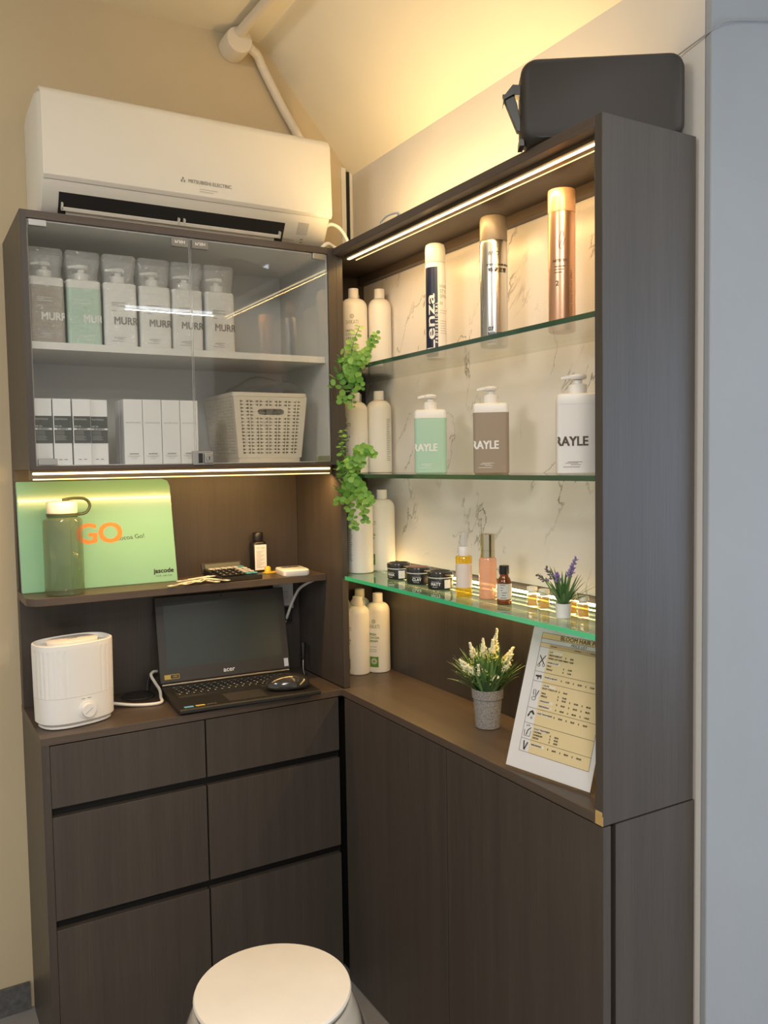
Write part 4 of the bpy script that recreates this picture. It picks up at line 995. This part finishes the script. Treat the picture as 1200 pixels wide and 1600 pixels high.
# eucalyptus sprays
def euc(label, root, stems, seed):
    R2 = random.Random(seed)
    t = thing('artificial_eucalyptus', label, 'plant', root, 0, 'eucalyptus sprays hanging from the glass shelves')
    MB().box(.004, .016, -.006, .006, -.012, .010).obj('clip', 'black', t, bevel=.001)
    for pts, r0, dens in stems:
        pts = [Vector((p[0], p[1]-root[1], p[2]-root[2])) for p in pts]; sp = spline(pts, 10)
        q = MB().tube(pts, (.0016, .0007), 5, 6).obj('stem', 'stem', t); b = MB()
        L = sum((sp[i+1]-sp[i]).length for i in range(len(sp)-1)); n = int(L*dens*1.35)
        for k in range(n):
            f = (k+.5)/n; i = min(int(f*(len(sp)-1)), len(sp)-2); p = sp[i].lerp(sp[i+1], f*(len(sp)-1)-i); d = (sp[i+1]-sp[i]).normalized()
            u = d.orthogonal().normalized(); v = d.cross(u); a0 = k*PI/2*1.15+R2.uniform(-.4, .4)
            for sgn in (0, PI):
                a = a0+sgn; o = u*math.cos(a)+v*math.sin(a); rad = r0*1.12*(1-.45*f)*R2.uniform(.8, 1.15)
                ax = (o+d*.35+Vector((-.25, -.25, .15))*R2.uniform(0, 1)).normalized(); c = p+o*(rad*1.0+.002)
                nrm = (d*.6+Vector((-.5, -.8, .35))*R2.uniform(.1, 1.0)).normalized(); s1 = nrm.cross(ax).normalized(); s2 = s1.cross(nrm).normalized()
                ring = [c+(s1*math.cos(w)*rad*.92+s2*math.sin(w)*rad)+nrm*rad*.18 for w in (2*PI*j/9 for j in range(9))]
                b.add([c]+ring, [(0, 1+j, 1+(j+1) % 9) for j in range(9)])
        b.obj('leaves', 'leaf', q, smooth=True)
X0 = -.006
euc('artificial eucalyptus spray hanging at the top glass shelf end', (X0, -.125, .895), [
    ([(X0, -.125, .895), (X0-.01, -.14, .94), (X0, -.165, .995)], .0115, 75),
    ([(X0, -.125, .905), (X0-.005, -.18, .915), (X0-.01, -.24, .935), (X0-.02, -.29, .955)], .0085, 85),
    ([(X0, -.125, .905), (X0-.012, -.18, .900), (X0-.02, -.24, .905)], .010, 80),
    ([(X0, -.125, .90), (X0-.014, -.10, .925), (X0-.02, -.085, .905)], .012, 85),
    ([(X0, -.125, .90), (X0-.03, -.10, .88), (X0-.03, -.065, .845)], .012, 80),
    ([(X0, -.125, .89), (X0-.022, -.11, .86), (X0-.02, -.10, .80)], .012, 75),
    ([(X0, -.125, .89), (X0-.01, -.13, .85), (X0-.005, -.125, .785)], .010, 75),
    ([(X0, -.125, .89), (X0-.01, -.155, .86), (X0-.005, -.18, .83)], .010, 80)], 11)
euc('artificial eucalyptus spray hanging at the middle glass shelf end', (X0, -.11, .610), [
    ([(X0, -.11, .62), (X0-.008, -.07, .67), (X0, -.06, .73)], .009, 85),
    ([(X0, -.11, .62), (X0-.005, -.16, .665), (X0-.012, -.21, .675), (X0-.018, -.26, .66)], .010, 85),
    ([(X0, -.11, .62), (X0-.012, -.15, .645), (X0-.02, -.21, .64)], .010, 85),
    ([(X0, -.11, .61), (X0-.022, -.09, .64), (X0-.02, -.08, .60)], .012, 85),
    ([(X0, -.11, .60), (X0-.014, -.10, .56), (X0-.012, -.12, .51), (X0-.01, -.14, .465)], .0105, 80),
    ([(X0, -.11, .60), (X0-.012, -.14, .57), (X0-.012, -.18, .53), (X0-.012, -.20, .485)], .0105, 85),
    ([(X0, -.11, .60), (X0-.01, -.15, .585), (X0-.015, -.20, .56), (X0-.015, -.235, .535)], .0105, 80),
    ([(X0, -.11, .60), (X0-.02, -.075, .57), (X0-.018, -.065, .53)], .012, 85)], 12)

# ------------------------------------------------------------------ price list in its acrylic stand
t = thing('price_list_stand', 'framed price list leaning in an acrylic stand by the side panel', 'sign', (.010, -.728, .0005))
ex = Vector((.183, -.983, 0)).normalized(); lean = math.radians(19)
back = Vector((-ex.y, ex.x, 0)); 
if back.x < 0: back = -back
ey = back*math.sin(lean)+Vector((0, 0, 1))*math.cos(lean); en = ex.cross(ey).normalized()
if en.dot(Vector((-1, 0, 0))) < 0: en = -en
PW, PH = .213, .300
def sheet(x, y, w_, h, lift): return MB().quad(ex*x+ey*y+en*lift, ex*w_, ey*h)
MB().obox(Vector((0, 0, 0)), ex*PW, ey*PH, en*.0045).obj('acrylic_holder', 'acry', t)
MB().obox(ex*0+en*.0, ex*PW, back*.075, Vector((0, 0, .002))).obj('acrylic_foot', 'acry', t)
pl = MB().obox(ex*.0015+ey*.004+en*.0018, ex*(PW-.003), ey*(PH-.006), en*.0006).obj('paper', 'paper', t)
bx0, bx1, by0, by1 = .027, .200, .040, .288
b = MB().quad(ex*(bx0+.024)+ey*by0+en*.0026, ex*(bx1-bx0-.024), ey*(.226-.0)); b.obj('beige_table', 'beige', pl)
MB().quad(ex*bx0+ey*.276+en*.0026, ex*(bx1-bx0), ey*.012).quad(ex*bx0+ey*.260+en*.0026, ex*(bx1-bx0), ey*.006).obj('heading_bands', 'beigeh', pl)
b = MB(); ln = .0007
ysl = [by0, .066, .098, .130, .186, .206, .258, .267, .276, by1]
for y in ysl: b.quad(ex*bx0+ey*y+en*.0029, ex*(bx1-bx0), ey*ln)
for x in (bx0, bx1): b.quad(ex*x+ey*by0+en*.0029, ex*ln, ey*(by1-by0))
flat(b, 'BLOOM HAIR PLUS', .0125, ex*.128+ey*.2822+en*.003, ex, ey, bold=.01); 
flat(b, 'PRICE LIST', .0085, ex*.124+ey*.2712+en*.003, ex, ey)
for cx, y in ((.055, .262), (.115, .262), (.155, .262)): b.quad(ex*cx+ey*(y-.0005)+en*.003, ex*.016, ey*.0012)
def row(y, lab, p1, p2=None, p3=None):
    flat(b, lab, .0046, ex*.055+ey*y+en*.0031, ex, ey, align='LEFT', bold=.03)
    for i, pz in enumerate((p1, p2, p3)):
        if pz: flat(b, '$', .0046, ex*(.098+.03*i)+ey*y+en*.0031, ex, ey, bold=.03); flat(b, pz, .0046, ex*(.113+.03*i)+ey*y+en*.0031, ex, ey, bold=.03)
hl = MB()
def head(y, s, L=.034): hl.quad(ex*.054+ey*(y-.003)+en*.0028, ex*L, ey*.006); flat(b, s, .0046, ex*.055+ey*y+en*.0031, ex, ey, align='LEFT', bold=.03)
head(.250, 'CUT'); row(.2435, "MEN'S HAIRCUT", '8.00'); row(.237, 'WASH, CUT AND WASH', '10.00')
head(.228, 'WASH & CUT'); row(.221, 'MALE', '12.00'); row(.214, 'FEMALE', '15.00')
head(.197, 'WASH & BLOW'); row(.1965, '', '15.00', '20.00', '25.00')
head(.180, 'COLOR'); row(.174, 'ROOT TOUCH UP', '38.00'); row(.164, 'MALE', '35.00'); row(.158, 'FEMALE', '45.00', '60.00', '80.00')
head(.148, 'HIGHLIGHT'); row(.1478, '', '38.00', '68.00', '88.00'); head(.137, 'REBONDING'); row(.1368, '', '68.00', '88.00', '118.00')
head(.122, 'HAIR TREATMENT'); row(.1217, '', '28.00', '38.00', '58.00')
head(.090, 'SCALP TREATMENT'); row(.084, 'CALMING', '38.00'); row(.078, 'DANDRUFF', '48.00'); row(.072, 'DETOX', '58.00')
head(.058, 'REBONDING'); row(.0577, '', '68.00', '88.00', '108.00')
b.obj('table_print', 'ink', pl); hl.obj('row_highlights', 'palelab', pl)
b = MB()
def stroke(pts, r=.0006): b.tube([ex*x+ey*y+en*.0032 for x, y in pts], r, 4, 0)
def ring(x, y, r, ry=None): stroke([(x+r*math.cos(a*PI/6), y+(ry or r)*math.sin(a*PI/6)) for a in range(13)], .0005)
stroke([(.033, .240), (.046, .224)], .0009); stroke([(.047, .241), (.034, .222)], .0009); ring(.034, .219, .0028); ring(.046, .221, .0028)
stroke([(.033, .197), (.044, .197)], .002); stroke([(.043, .199), (.046, .199), (.046, .192)], .001); stroke([(.039, .196), (.038, .190)], .001)
ring(.038, .150, .005, .004); stroke([(.036, .157), (.034, .168), (.040, .168), (.041, .157)], .0006); stroke([(.042, .154), (.048, .168)], .0008)
stroke([(.036, .120), (.042, .124), (.047, .118)], .0022); stroke([(.033, .112), (.036, .118)], .0016); stroke([(.042, .113), (.040, .108)], .0005); stroke([(.044, .112), (.043, .107)], .0005)
stroke([(.032, .084), (.033, .072), (.047, .072), (.048, .084)], .0005); stroke([(.038, .074), (.040, .084), (.047, .090)], .0009); ring(.036, .093, .001); ring(.041, .094, .001)
stroke([(.036, .062), (.039, .045)], .0012); stroke([(.046, .060), (.040, .044)], .0012)
b.obj('icons', 'ink', pl)

# ------------------------------------------------------------------ stool
t = thing('stool', 'round white plastic stool in front of the drawers', 'stool', (-.487, -.640, FZ), 22)
hz = -.36-FZ
MB().lathe([(.140, hz-.020), (.147, hz-.014), (.150, hz-.006), (.148, hz-.001), (.144, hz)], n=64).obj('seat', 'stool', t, smooth=True)
b = MB(); n = 64; rings = []
for z, r in ((hz-.0205, .146), (hz-.030, .151), (hz-.050, .159), (hz-.10, .180)):
    rings.append([(r*math.cos(2*PI*i/n), r*math.sin(2*PI*i/n), z) for i in range(n)])
b.loft(rings, False, False); b.obj('skirt', 'stoolb', t, smooth=True, solid=.003)
for k in range(4):
    a0 = k*PI/2; b = MB(); rings = []
    for z, r, ha in ((hz-.10, .180, .60), (hz-.16, .192, .40), (hz-.25, .208, .26), (0, .235, .15)):
        rings.append([(rr2*math.cos(a0+ha*q), rr2*math.sin(a0+ha*q), z) for q, rr2 in [(i/4, r) for i in range(-4, 5)]+[(i/4, r-.016) for i in range(4, -5, -1)]])
    b.loft(rings).obj('leg', 'stoolb', t, smooth=True)
